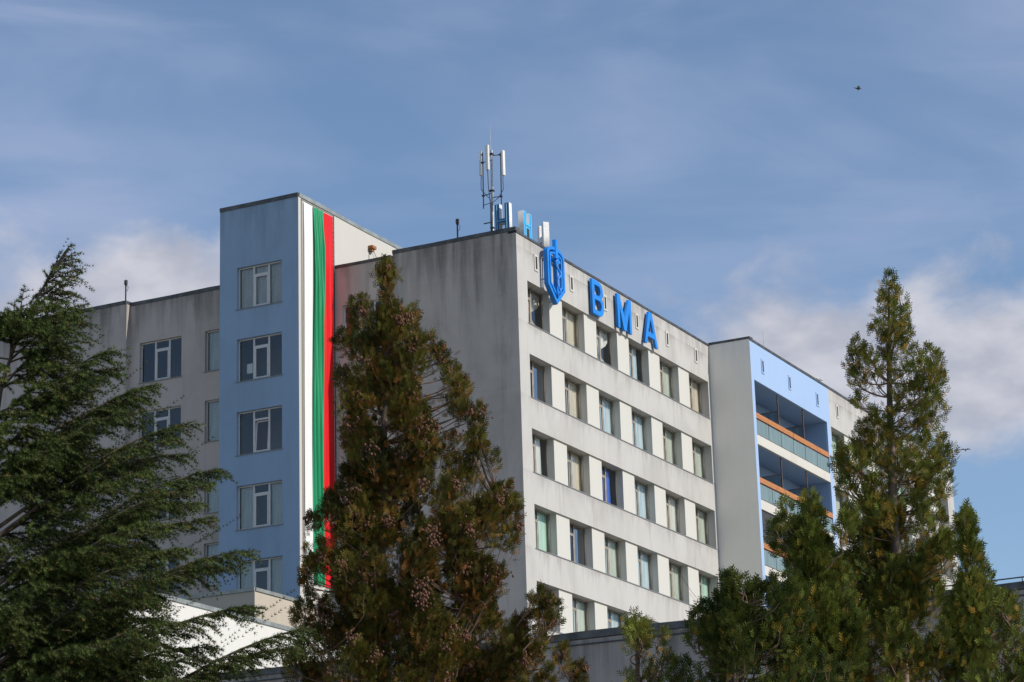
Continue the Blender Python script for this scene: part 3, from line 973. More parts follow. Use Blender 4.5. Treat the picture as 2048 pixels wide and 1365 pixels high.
# ---------------------------------------------------------------- rooftop H letters
def roof_h(loc, rz, w, h, t, depth, face, label):
    e = thing('rooftop_letter', label, 'letter', loc, 'H letters on the roof')
    e.rotation_euler = (0, 0, rz)
    z1 = h * 0.47
    lp = [(0, 0), (t, 0), (t, z1), (w - t, z1), (w - t, 0), (w, 0), (w, h), (w - t, h), (w - t, z1 + t), (t, z1 + t), (t, h), (0, h)]
    link('letter_case', curve_mesh('letter_case', [lp], depth, 'sign_white', 0.0), e)
    g = 0.012
    lf = [(g, g), (t - g, g), (t - g, z1 + g), (w - t + g, z1 + g), (w - t + g, g), (w - g, g), (w - g, h - g), (w - t + g, h - g), (w - t + g, z1 + t - g), (t - g, z1 + t - g), (t - g, h - g), (g, h - g)]
    link('letter_face', curve_mesh('letter_face', [lf], 0.01, face, 0.0), e, (0, -0.013, 0))
    tb = MB()
    c = t / 2
    tb.tube([(c, -0.045, 0.05), (c, -0.045, h - 0.05)], 0.013, 6); tb.tube([(w - c, -0.045, 0.05), (w - c, -0.045, h - 0.05)], 0.013, 6)
    tb.tube([(c, -0.045, z1 + c), (w - c, -0.045, z1 + c)], 0.013, 6)
    tb.build('neon_tube', 'neon_tube', e)
    lg = MB()
    lg.box(0.03, 0.09, 0.05, 0.11, -0.6, 0.01); lg.box(w - 0.09, w - 0.03, 0.05, 0.11, -0.6, 0.01)
    lg.build('mount', 'galvanised', e)
    return e
roof_h((-1.77, 1.5, 36.98), 0, 0.71, 1.75, 0.23, 0.26, 'sign_face_blue_shaded', 'rooftop letter H, blue face darkened as if shaded, beside the antenna mast')
roof_h((-0.62, 2.02, 36.98), R90, 0.78, 1.45, 0.26, 0.27, 'sign_face_blue_sunlit', 'rooftop letter H, blue face brightened as if sunlit, seen at a slant')
roof_h((-0.62, 4.55, 36.98), radians(135), 0.85, 1.62, 0.26, 0.27, 'sign_face_blue_shaded', 'white backed rooftop letter H turned away, above the emblem')

# ---------------------------------------------------------------- antenna mast
an = thing('antenna_mast', 'grey steel antenna mast with three white panel antennas on the roof', 'antenna', (-1.44, 0.6, 36.6))
mt = MB(); mt.tube([(0, 0, 0), (0.02, 0, 2.3), (0.05, 0, 4.35)], [0.065, 0.055, 0.05], 8)
mt.tube([(-0.30, 0, 0.0), (-0.02, 0, 0.7)], 0.03, 6); mt.tube([(0.22, 0.1, 0.0), (0.0, 0, 0.7)], 0.03, 6)
mt.build('mast', 'galvanised', an)
wp = MB(); wp.tube([(0.02, 0, 4.3), (0.01, 0, 5.5)], [0.012, 0.006], 5)
wp.build('whip', 'galvanised', an)
PAN = MB()
PAN.box(-0.075, 0.075, -0.05, 0.05, 0, 1.16)
PAN.box(-0.06, 0.06, -0.065, -0.05, 0.02, 1.14)
for (px_, py_, pz_, rz, side) in ((-0.52, 0.02, 3.27, radians(-68), -1), (-0.06, -0.20, 3.38, radians(-6), 0), (0.60, 0.02, 3.06, radians(70), 1)):
    pn = PAN.build('antenna_panel', 'antenna_shell', an, (px_, py_, pz_), rz)
    ca = MB()
    if side:
        ca.tube([(px_ - side * 0.02, py_, pz_), (px_ - side * 0.02, py_ - 0.03, pz_ - 0.25), (px_ - side * 0.06 + 0.05 * side, py_ - 0.03, pz_ - 0.65), (px_ - side * 0.25, py_ - 0.02, pz_ - 0.98),
                 (0.05 * side, -0.06, pz_ - 1.2), (0.03 * side, -0.07, 0.5)], 0.016, 5)
    else:
        ca.tube([(px_, py_, pz_), (px_, py_ + 0.02, pz_ - 0.7), (-0.03, -0.08, pz_ - 1.6), (-0.05, -0.08, 0.3)], 0.018, 5)
    ca.build('feeder_cable', 'black_rubber', an)
for side, x, z0, z1 in ((-1, -0.42, 1.70, 4.32), (1, 0.47, 1.75, 4.15)):
    sp = MB(); sp.tube([(x, 0, z0), (x + 0.03, 0, z1)], 0.024, 6)
    for zz in ((2.30, 3.85) if side < 0 else (2.10, 4.05)):
        sp.tube([(x, 0, zz), (0.03, 0, zz + 0.04)], 0.020, 6)
        sp.box(x - 0.05, x + 0.05, -0.05, 0.05, zz - 0.03, zz + 0.03)
    if side < 0:
        sp.tube([(x, 0, 1.86), (0, 0, 1.90)], 0.016, 5)
    sp.box(x + side * 0.02 - 0.06, x + side * 0.02 + 0.06, -0.03, 0.03, z1 - 0.12, z1 - 0.06)
    sp.build('side_pole', 'dark_metal', an)
cl = MB(); cl.box(-0.09, 0.11, -0.09, 0.09, 2.42, 2.48); cl.box(-0.08, 0.09, -0.08, 0.08, 0.70, 0.75); cl.box(-0.42, 0.0, -0.02, 0.02, 0.98, 1.02); cl.box(-0.06, 0.12, -0.08, 0.08, 4.12, 4.20)
cl.build('clamp', 'dark_metal', an)

def roof_camera(loc, h, label):
    e = thing('roof_camera', label, 'camera', loc, 'cameras on roof poles')
    p = MB(); p.tube([(0, 0, 0), (0, 0, h)], 0.035, 6)
    p.build('pole', 'dark_metal', e)
    hd = MB(); hd.tube([(0.02, -0.02, h - 0.02), (0.02, -0.03, h + 0.06), (0.03, -0.03, h + 0.22), (0.03, -0.03, h + 0.25)], [0.05, 0.085, 0.085, 0.04], 8)
    hd.build('camera_head', 'dark_metal', e)
    c = MB(); c.tube([(0, 0, h - 0.3), (0.10, 0, h - 0.28), (0.14, 0, h - 0.12), (0.05, 0, h)], 0.012, 5)
    c.build('cable', 'black_rubber', e)
roof_camera((-3.08, 0.4, 36.75), 0.98, 'small dark camera on a pole on the main block roof, left of the antenna')
roof_camera((-20.67, 0.12, 36.7), 1.15, 'small dark camera on a pole above the left wing')
e = thing('whip_antenna', 'thin upright whip antenna on the balcony wing roof', 'antenna', (1.5, 24.9, 36.4))
s = MB(); s.tube([(0, 0, 0), (0, 0, 1.8)], 0.012, 5); s.build('rod', 'galvanised', e)
s = MB(); s.box(-0.08, 0.08, -0.08, 0.08, 0, 0.05); s.build('foot', 'galvanised', e)
e = thing('rusty_lamp', 'small rusty lamp bracket on the tower side wall above the roof', 'lamp', (TX1, 3.0, 38.3))
s = MB(); s.box(0.0, 0.25, -0.18, 0.18, 0.06, 0.20); s.box(0.02, 0.18, -0.10, 0.10, -0.06, 0.06); s.build('housing', 'rust', e)
s = MB(); s.tube([(0.1, 0.1, 0.05), (0.08, 0.5, -0.25), (0.06, 1.0, -0.75), (0.05, 1.4, -1.4)], 0.012, 5); s.tube([(0.02, -0.1, 0), (0.02, -0.14, -0.8)], 0.010, 5)
s.build('cable', 'dark_metal', e)
e = thing('sagging_cable', 'thin dark cable sagging across the corner beside the last windows', 'cable', (0, 0, 0))
s = MB(); s.tube([(0.03, 15.6 + 5.5 * t, 24.55 - 0.9 * t - 0.8 * sin(pi * t)) for t in [i / 10 for i in range(11)]] +
                 [(0.03 + 2.1 * t, 21.05, 23.65 + 0.4 * t - 0.3 * sin(pi * t)) for t in [i / 8 for i in range(1, 9)]], 0.011, 4)
s.build('wire', 'dark_metal', e)

# ---------------------------------------------------------------- birds
def bird(loc, rz, size, label, flying, mats, roll=0.0):
    e = thing('bird', label, 'bird', loc)
    e.rotation_euler = (0, roll, rz)
    e.scale = (size,) * 3
    b = MB()
    prof = [(-0.50, 0.015, 0.02), (-0.42, 0.05, 0.01), (-0.25, 0.085, 0.0), (0.0, 0.115, 0.0), (0.18, 0.10, 0.02), (0.28, 0.065, 0.06), (0.36, 0.065, 0.10), (0.43, 0.045, 0.10), (0.46, 0.015, 0.09)]
    if not flying:
        prof = [(x, r, z + 0.26 + 0.16 * max(0, x + 0.1)) for x, r, z in prof]
    b.tube([(x, 0, z) for x, r, z in prof], [r for x, r, z in prof], 10)
    b.build('body', mats[0], e, smooth=True)
    k = MB(); zk = prof[-1][2]
    k.tube([(0.45, 0, zk), (0.54, 0, zk - 0.02)], [0.02, 0.004], 6)
    k.build('beak', 'beak', e)
    for s in (-1, 1):
        w = MB()
        if flying:
            pts = [(0.18, 0.06, 0.05), (0.26, 0.35, 0.22), (0.10, 0.75, 0.16), (-0.12, 0.95, 0.06), (-0.06, 0.62, 0.12), (-0.14, 0.30, 0.16), (-0.16, 0.06, 0.04)]
            n = len(pts)
            w.v = [(x, s * y, z + 0.012) for x, y, z in pts] + [(x, s * y, z - 0.012) for x, y, z in pts]
            w.f = [tuple(range(n)), tuple(reversed(range(n, 2 * n)))] + [(i, (i + 1) % n, n + (i + 1) % n, n + i) for i in range(n)]
        else:
            pts = [(0.16, 0.09, 0.36), (0.05, 0.13, 0.30), (-0.30, 0.09, 0.22), (-0.55, 0.03, 0.24), (-0.28, 0.06, 0.33), (0.0, 0.09, 0.38)]
            n = len(pts)
            w.v = [(x, s * (y + 0.015), z) for x, y, z in pts] + [(x, s * (y - 0.02), z) for x, y, z in pts]
            w.f = [tuple(range(n)), tuple(reversed(range(n, 2 * n)))] + [(i, (i + 1) % n, n + (i + 1) % n, n + i) for i in range(n)]
        w.mi = [0] * len(w.f)
        w.build('wing', mats[1], e)
        if not flying:
            l = MB(); l.tube([(0.02, s * 0.05, 0.20), (0.03, s * 0.05, 0.0), (0.10, s * 0.05, 0.0)], 0.012, 5)
            l.build('leg', 'beak', e)
    t = MB()
    zt = prof[0][2]
    t.v = [(-0.45, -0.03, zt), (-0.45, 0.03, zt), (-0.66, 0.08, zt - 0.02), (-0.66, -0.08, zt - 0.02)]
    t.v += [(x, y, z + 0.012) for x, y, z in t.v]
    t.f = [(3, 2, 1, 0), (4, 5, 6, 7), (0, 1, 5, 4), (1, 2, 6, 5), (2, 3, 7, 6), (3, 0, 4, 7)]
    t.mi = [0] * 6
    t.build('tail', mats[2], e)
bird((PX - 0.1, 31.15, ROOF + 0.02), radians(250), 0.50, 'white gull perched on the roof edge of the balcony wing', False, ('feather_white', 'feather_grey', 'feather_white'))
bird((2.55, 39.82, 56.54), radians(20), 0.42, 'dark bird flying high in the open sky', True, ('feather_dark', 'feather_grey', 'feather_dark'), radians(18))
bird((4.99, 47.34, 35.99), radians(110), 0.34, 'small dark bird flying low beside the right conifer', True, ('feather_dark', 'feather_dark', 'feather_dark'), radians(-35))

# ---------------------------------------------------------------- trees
def unit(a):
    return a / (np.linalg.norm(a, axis=-1, keepdims=True) + 1e-9)

def frames(d, r):
    """orthonormal frames (N,3,3) with first axis d and random roll"""
    d = unit(d)
    ref = np.where(np.abs(d[:, 2:3]) < 0.9, np.array([[0, 0, 1.0]]), np.array([[1.0, 0, 0]]))
    a = unit(np.cross(d, ref))
    b = np.cross(a, d)
    c, s = np.cos(r)[:, None], np.sin(r)[:, None]
    return np.stack([d, a * c + b * s, -a * s + b * c], 1)

def big_mesh(name, verts, faces_n, mat, tone=None, smooth=False):
    """verts (M,3) grouped so that every faces_n consecutive verts make one face"""
    M = len(verts)
    nf = M // faces_n
    me = bpy.data.meshes.new(name)
    me.vertices.add(M)
    me.vertices.foreach_set('co', np.ascontiguousarray(verts, dtype=np.float32).ravel())
    me.loops.add(M)
    me.loops.foreach_set('vertex_index', np.arange(M, dtype=np.int32))
    me.polygons.add(nf)
    me.polygons.foreach_set('loop_start', np.arange(0, M, faces_n, dtype=np.int32))
    me.polygons.foreach_set('loop_total', np.full(nf, faces_n, dtype=np.int32))
    if tone is not None:
        at_ = me.attributes.new('tone', 'FLOAT_COLOR', 'POINT')
        at_.data.foreach_set('color', np.ascontiguousarray(tone, dtype=np.float32).ravel())
    me.materials.append(MATS[mat])
    me.update(calc_edges=True)
    me.validate()
    return me

def leaf_quad(base, ang, ln, wd, lift):
    """lens-shaped scale-leaf twiglet in the spray plane"""
    c, s = cos(ang), sin(ang)
    p = [(0, 0, 0), (0.55 * ln, -wd, lift * 0.5), (ln, 0, lift), (0.55 * ln, wd, lift * 0.5)]
    return [(base[0] + x * c - y * s, base[1] + x * s + y * c, base[2] + z) for x, y, z in p]
SPRAY = []
SPRAY += leaf_quad((0, 0, 0), 0, 1.0, 0.045, 0.05)
for i, t in enumerate((0.10, 0.22, 0.36, 0.50, 0.64, 0.78)):
    sd = 1 if i % 2 else -1
    SPRAY += leaf_quad((t, 0, 0.02), sd * radians(46 - 14 * t), 0.62 - 0.36 * t, 0.058, 0.06 * sd)
SPRAY = np.array(SPRAY)

ICO = None
def ico():
    global ICO
    if ICO is None:
        bm = bmesh.new()
        bmesh.ops.create_icosphere(bm, subdivisions=1, radius=1.0)
        ICO = np.array([[v.co[:] for v in f.verts] for f in bm.faces]).reshape(-1, 3)
        bm.free()
    return ICO

def thuja(name, label, D, apex, outline, n_flames, sprays, mat='thuja_leaf', bumps=(), cones=0, brown=0.12, seed=1, foot=None,
          flame=(0.29, 0.108), depth_k=0.85, inner=0.12, group='conifers in front of the hospital', y_low=1900, tint=0.0, spray_len=0.080, n_limbs=26, shrink=10, lobe=7, bump_rep=2):
    """upright scale-leaved conifer: apex and outline are silhouette readings (photo px) turned into metres at D"""
    r = np.random.default_rng(seed)
    top = at(*apex, D)
    if foot is None:
        foot = apex[0]
    base = at(foot, 2000, D)
    base[2] = 0.0
    t_ = thing(name, label, 'tree', tuple(base), group)
    ys = np.array([o[0] for o in outline], float)
    ls = np.array([o[1] for o in outline], float)
    rs = np.array([o[2] for o in outline], float)
    # trunk: gently bent
    def trunk_at(z):
        f = np.clip(z / top[2], 0, 1)
        p = base + (top - base) * f
        w = 0.06 * np.sin(f * 9 + seed) * (1 - f) ** 0.5
        return np.array([p[0] + RH[0] * w, p[1] + RH[1] * w, z])
    tr = MB()
    zz = np.linspace(-0.1, top[2] - 0.15, 26)
    tr.tube([trunk_at(z) for z in zz], [max(0.010, 0.13 * (1 - z / top[2]) ** 0.8) for z in zz], 9)
    tips, sizes = [], []
    dens = (rs - ls) + 12
    ygrid = np.linspace(ys[0], y_low, 400)
    wgrid = np.interp(ygrid, ys, dens) * np.where(ygrid > 1400, 0.22, 1.0)
    cdf = np.cumsum(wgrid) / wgrid.sum()
    tones = []
    n_lobes = max(4, n_flames // lobe)
    ph = r.uniform(0, 6, 6)
    for k in range(n_lobes):
        # foliage grows in lobes: a handful of tufts round a common centre
        y0 = np.interp((k + r.random()) / n_lobes, cdf, ygrid)
        a = r.random() * 2 * pi
        rad = np.sqrt(inner + (1 - inner) * r.random())
        lt = r.normal(0, 0.13)
        m = max(1, int(lobe * r.uniform(0.55, 1.45)))
        for j in range(m):
            y = max(ys[0], y0 + r.normal(0, 24))
            L, R = np.interp(y, ys, ls) + 16 * np.sin(y / 23 + ph[0]) * np.sin(y / 61 + ph[1]), np.interp(y, ys, rs) + 16 * np.sin(y / 27 + ph[2]) * np.sin(y / 53 + ph[3])
            c, hw = (L + R) / 2, max(4.0, (R - L) / 2 - shrink)
            u = np.clip(cos(a) * rad + r.normal(0, 13) / hw, -1, 1)
            dep = np.clip(sin(a) * rad + r.normal(0, 13) / hw, -1, 1) * hw / FPX * D * depth_k
            tips.append(at(c + hw * u, y, D + dep))
            sizes.append(min(1.0, 0.55 + (y - ys[0]) / 260.0) * r.uniform(0.7, 1.3))
            tones.append(lt)
    for b in bumps:
        px, y, sz = b[:3]
        dep = b[3] if len(b) > 3 else r.uniform(-0.25, 0.25)
        lt = r.normal(0, 0.12)
        for j in range(bump_rep if len(b) < 4 else 1):
            tips.append(at(px + (r.normal(0, 11) if j else 0), y + (r.uniform(4, 34) if j else 0), D + dep + (r.normal(0, 0.07) if j else 0)))
            sizes.append(sz * (1 if j == 0 else r.uniform(0.8, 1.25)))
            tones.append(lt)
    P, Dv, Tn, Ln = [], [], [], []
    cone_p = []
    twigs = MB()
    up = np.array([0, 0, 1.0])
    axes, bases, ods, lats = [], [], [], []
    for tip, sz in zip(tips, sizes):
        tk = trunk_at(min(tip[2], top[2] - 0.1))
        outv = tip - tk
        outv[2] = 0
        lat = np.linalg.norm(outv)
        od = outv / (lat + 1e-6)
        ax = unit(up * 1.0 + od * r.uniform(0.15, 0.75) + r.normal(0, 0.20, 3))
        axes.append(ax); ods.append(od); lats.append(lat)
        bases.append(tip - ax * flame[0] * sz)
    # a few real limbs; every tuft hangs on the nearest one
    order = np.argsort(-np.array(lats) + r.normal(0, 0.35, len(lats)))[:n_limbs]
    nodes = [trunk_at(z) for z in np.linspace(0.5, top[2] - 0.25, 60)]
    for i in order:
        b0, lat, od = bases[i], lats[i], ods[i]
        p0 = trunk_at(max(0.4, b0[2] - lat * r.uniform(0.6, 1.1)))
        mid = p0 * 0.45 + b0 * 0.55 + od * lat * 0.12 - up * lat * 0.14 + r.normal(0, 0.05, 3)
        cv = [(1 - q) ** 2 * p0 + 2 * q * (1 - q) * mid + q * q * b0 + r.normal(0, 0.012, 3) * (0 < q < 1) for q in np.linspace(0, 1, 9)]
        twigs.tube(cv, np.linspace(0.008 + 0.010 * lat, 0.005, 9), 6, False)
        nodes += cv[2:]
    nodes = np.array(nodes)
    for tip, sz, ax, b0, od, lat, lt in zip(tips, sizes, axes, bases, ods, lats, tones):
        L, R = flame[0] * sz, flame[1] * sz
        dv = b0 - nodes
        cost = np.linalg.norm(dv, axis=1) + np.where(dv[:, 2] < 0.04, 0.6, 0.0)
        p0 = nodes[int(np.argmin(cost))]
        mid = p0 * 0.5 + b0 * 0.5 - up * 0.15 * np.linalg.norm(b0 - p0) + r.normal(0, 0.03, 3)
        cv = [(1 - q) ** 2 * p0 + 2 * q * (1 - q) * mid + q * q * b0 for q in np.linspace(0, 1, 5)]
        cv += [b0 + ax * L * 0.4, b0 + ax * L * 0.85]
        twigs.tube(cv, list(np.linspace(0.008, 0.005, 5)) + [0.004, 0.002], 4, False)
        n = max(8, int(sprays * sz ** 1.6 * (0.35 if tip[2] < 5.0 else 1.0)))
        t = r.random(n) ** 0.85
        prof = np.sin(pi * np.clip(0.14 + 0.86 * t, 0, 1) ** 0.75) * 0.95 + 0.08
        an = r.random(n) * 2 * pi
        fr_ = frames(np.repeat(ax[None], n, 0), an)
        radial = fr_[:, 1]
        rr = R * prof * np.sqrt(r.random(n))
        pos = b0 + ax * (L * (t - 0.12))[:, None] + radial * rr[:, None]
        dr = ax * (0.75 + 0.3 * t)[:, None] + radial * (0.85 * (1 - 0.6 * t))[:, None] + up * 0.22 + r.normal(0, 0.25, (n, 3))
        # sparse foliage down along the branch
        m = max(2, int(n * 0.08))
        s = r.uniform(0.45, 1.0, m)[:, None]
        bp = (1 - s) ** 2 * p0 + 2 * s * (1 - s) * mid + s * s * b0 + r.normal(0, 0.045, (m, 3))
        bd = od * 0.5 + up * 0.7 + r.normal(0, 0.45, (m, 3))
        P += [pos, bp]
        Dv += [dr, bd]
        g0 = np.clip(0.36 + tint + lt + r.normal(0, 0.13) + 0.34 * (rr / (R + 1e-6)) * (0.4 + 0.6 * t) + r.normal(0, 0.15, n), 0, 1)  # shade put into colour: sprays darker inside the tuft, lighter outward
        b1 = np.where(r.random(n) < brown * r.uniform(0.2, 1.8), r.uniform(0.4, 1.0, n), 0.0) * (1.15 - t)
        g1 = np.clip(0.3 + r.normal(0, 0.2, m), 0, 1)
        b2 = np.where(r.random(m) < min(1, brown * 3), r.uniform(0.4, 1.0, m), 0.0)
        Tn += [np.stack([g0, np.clip(b1, 0, 1)], 1), np.stack([g1, b2], 1)]
        Ln += [r.uniform(0.75, 1.25, n) * spray_len, r.uniform(0.6, 1.1, m) * spray_len]
        if cones and r.random() < cones:
            q = int(r.integers(14, 60) * sz)
            cc = b0 + ax * L * r.uniform(0.35, 0.9) + od * R * 0.5
            cone_p.append(cc + r.normal(0, 1, (q, 3)) * np.array([R * 0.30, R * 0.30, L * 0.13]))
    P, Dv, Tn, Ln = (np.concatenate(a) for a in (P, Dv, Tn, Ln))
    F = frames(Dv, r.random(len(P)) * 2 * pi) * Ln[:, None, None]
    V = np.einsum('vk,nkj->nvj', SPRAY, F) + P[:, None, :] - base
    tone = np.zeros((len(P), len(SPRAY), 4))
    tone[..., 0] = Tn[:, None, 0]
    tone[..., 1] = Tn[:, None, 1]
    tone[..., 3] = 1
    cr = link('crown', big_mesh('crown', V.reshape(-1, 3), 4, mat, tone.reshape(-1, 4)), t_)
    tr.v = [tuple(np.array(v) - base) for v in tr.v]
    tr.build('trunk', 'bark', t_, smooth=True)
    twigs.v = [tuple(np.array(v) - base) for v in twigs.v]
    tb_ = twigs.build('branches', 'twig_bark', t_, smooth=True)
    tb_['kind'] = 'stuff'
    if cone_p:
        C = np.concatenate(cone_p)
        q = r.uniform(0.009, 0.0145, len(C))
        V = ico()[None] * q[:, None, None] * np.array([1, 1, 1.25]) + (C - base)[:, None, :]
        c = link('cones', big_mesh('cones', V.reshape(-1, 3), 3, 'cone'), t_)
        c['kind'] = 'stuff'
    return len(P)

N = 0
N += thuja('conifer_tree', 'dark conical conifer studded with brown cones, in front of the tower and grey wall', 24.0, (768, 520),
      [(520, 762, 774), (560, 750, 786), (600, 744, 796), (625, 716, 822), (680, 704, 846), (740, 688, 872), (800, 684, 905), (870, 674, 925), (930, 662, 958),
       (1000, 645, 1030), (1080, 628, 1038), (1160, 612, 1045), (1260, 600, 1070), (1365, 580, 1120), (1600, 540, 1160), (1900, 600, 1100)],
      800, 84, 'thuja_leaf',
      bumps=[(768, 522, 0.5, 0), (766, 535, 0.6, 0), (722, 592, 0.62), (712, 610, 0.6), (828, 612, 0.62), (838, 640, 0.6), (868, 668, 0.55), (882, 690, 0.5), (895, 705, 0.6), (918, 738, 0.6), (925, 752, 0.7), (682, 660, 0.6),
             (676, 735, 0.6), (920, 785, 0.7), (935, 800, 0.7), (955, 830, 0.6), (945, 870, 0.7), (968, 880, 0.6), (940, 925, 0.7), (995, 985, 0.85), (1020, 965, 0.7), (1036, 990, 0.7), (1030, 1050, 0.7), (660, 985, 0.7), (640, 1080, 0.7), (612, 1092, 0.55),
             (605, 1150, 0.6), (603, 1200, 0.7), (622, 1112, 0.6), (648, 1000, 0.7), (1085, 1175, 0.62), (1070, 1195, 0.6), (1100, 1200, 0.55), (1115, 1232, 0.5), (1060, 1230, 0.8), (1085, 1262, 0.8), (1165, 1325, 0.6), (1130, 1290, 0.6), (1100, 1330, 0.9)],
      cones=0.42, brown=0.32, seed=5, shrink=7, inner=0.08, lobe=6, n_limbs=40, bump_rep=3, tint=-0.04)
UPPER = [(1779, 547, .5), (1774, 568, .55), (1788, 572, .5), (1764, 592, .6), (1796, 585, .6), (1780, 600, .6), (1760, 622, .65), (1808, 612, .65), (1812, 636, .7), (1786, 636, .7), (1750, 648, .6), (1796, 660, .75), (1822, 655, .6),
         (1768, 668, .7), (1716, 676, .75), (1724, 690, .7), (1706, 704, .7), (1732, 716, .7), (1712, 730, .75), (1704, 742, .55), (1762, 700, .7), (1776, 716, .6), (1758, 740, .5),
         (1812, 680, .8), (1834, 690, .8), (1858, 690, .75), (1876, 704, .75), (1846, 716, .9), (1868, 730, .9), (1824, 724, .9), (1884, 744, .7), (1842, 752, .95), (1866, 770, .9), (1820, 770, .8), (1852, 798, .9), (1876, 796, .7), (1830, 806, .8), (1862, 828, .8), (1840, 838, .7), (1800, 812, .6), (1790, 770, .5),
         (1714, 786, .45), (1718, 800, .35), (1742, 812, .8), (1754, 830, .85), (1732, 838, .8), (1722, 860, .8), (1746, 866, .9), (1712, 884, .7), (1766, 858, .7), (1735, 892, .8), (1758, 905, .7), (1718, 905, .6), (1808, 856, .7), (1792, 890, .6), (1830, 872, .8), (1856, 868, .9), (1884, 872, .9), (1893, 892, .8), (1868, 898, .9), (1840, 905, .9), (1812, 915, .8),
         (1676, 890, .8), (1692, 894, .8), (1668, 914, .6), (1688, 918, .8), (1676, 938, .7), (1698, 940, .6), (1684, 956, .6), (1890, 925, .9), (1900, 950, .7), (1865, 930, .9), (1780, 935, .7), (1740, 945, .6)]
N += thuja('conifer_tree', 'open green and golden conifer with bare inner branches, in front of the balcony wing', 22.0, (1779, 545),
      [(930, 1735, 1895), (1000, 1700, 1905), (1080, 1660, 1910), (1160, 1620, 1925), (1260, 1570, 1960), (1365, 1540, 1990), (1600, 1570, 1980), (1900, 1640, 1900)],
      330, 92, 'thuja_leaf_yellow', bumps=UPPER, brown=0.32, seed=9, inner=0.3, bump_rep=1, flame=(0.32, 0.122), depth_k=0.95, tint=0.04, n_limbs=40)
N += thuja('conifer_tree', 'bushy dark green conifer overlapping the lower balconies, left of the open conifer', 21.0, (1621, 985),
      [(985, 1614, 1628), (1020, 1590, 1645), (1060, 1550, 1700), (1120, 1548, 1735), (1200, 1540, 1740), (1280, 1520, 1740), (1365, 1500, 1750), (1600, 1500, 1740), (1900, 1560, 1700)],
      190, 96, 'thuja_leaf_yellow', bumps=[(1622, 985, 0.6), (1612, 1010, 0.6), (1570, 1002, 0.5), (1562, 1030, 0.6), (1700, 1005, 0.6), (1690, 1030, 0.6), (1545, 1060, 0.55)], brown=0.10, seed=14)
N += thuja('conifer_tree', 'spreading conifer, leaves darkened as in shade, in front of the low wall, right of the thin sapling', 20.0, (1467, 1150),
      [(1150, 1460, 1474), (1180, 1428, 1540), (1210, 1392, 1600), (1260, 1366, 1660), (1310, 1345, 1690), (1365, 1330, 1700), (1600, 1330, 1640), (1900, 1400, 1560)],
      240, 92, 'thuja_leaf_yellow', bumps=[(1575, 1170, 0.8), (1590, 1140, 0.8), (1560, 1190, 0.9), (1600, 1200, 0.9), (1467, 1148, 0.45), (1465, 1165, 0.5), (1408, 1205, 0.5), (1395, 1222, 0.55), (1435, 1190, 0.5), (1500, 1190, 0.5), (1520, 1165, 0.5), (1545, 1150, 0.5), (1380, 1250, 0.6)], brown=0.06, seed=17, tint=-0.22)  # low tint puts shade into this tree's leaf colour
N += thuja('conifer_tree', 'thin sparse sapling conifer in front of the dark low wall', 20.5, (1274, 1225),
      [(1225, 1268, 1280), (1250, 1258, 1298), (1290, 1262, 1305), (1330, 1275, 1345), (1365, 1260, 1350), (1600, 1230, 1370), (1900, 1280, 1320)],
      26, 72, 'thuja_leaf_yellow', bumps=[(1274, 1226, 0.55), (1262, 1250, 0.5), (1296, 1245, 0.45), (1288, 1275, 0.5), (1332, 1265, 0.5), (1330, 1290, 0.55), (1345, 1300, 0.5), (1255, 1335, 0.6), (1300, 1320, 0.6)], brown=0.30, seed=23, inner=0.5)
N += thuja('conifer_tree', 'narrow bright green conifer stem right of the open conifer, against blue sky', 21.5, (1932, 1012),
      [(1012, 1925, 1938), (1040, 1918, 1958), (1100, 1918, 1968), (1150, 1915, 1980), (1220, 1890, 1992), (1300, 1865, 2005), (1365, 1850, 2015), (1600, 1870, 2010), (1900, 1910, 1970)],
      100, 94, 'thuja_leaf_yellow', bumps=[(1932, 1010, 0.5), (1945, 1030, 0.5), (1922, 1045, 0.5), (1955, 1090, 0.5), (1972, 1130, 0.5), (1978, 1165, 0.5)], brown=0.14, seed=29, tint=0.08)
N += thuja('conifer_tree', 'low yellow green conifer bush at the far right corner', 19.0, (2004, 1192),
      [(1192, 1996, 2012), (1230, 1970, 2050), (1280, 1950, 2080), (1365, 1930, 2110), (1600, 1940, 2110), (1900, 1980, 2070)],
      95, 96, 'thuja_leaf_yellow', bumps=[(2004, 1190, 0.5), (2010, 1205, 0.6), (1982, 1225, 0.5), (2035, 1215, 0.6), (2044, 1240, 0.7)], brown=0.16, seed=31, tint=0.12)

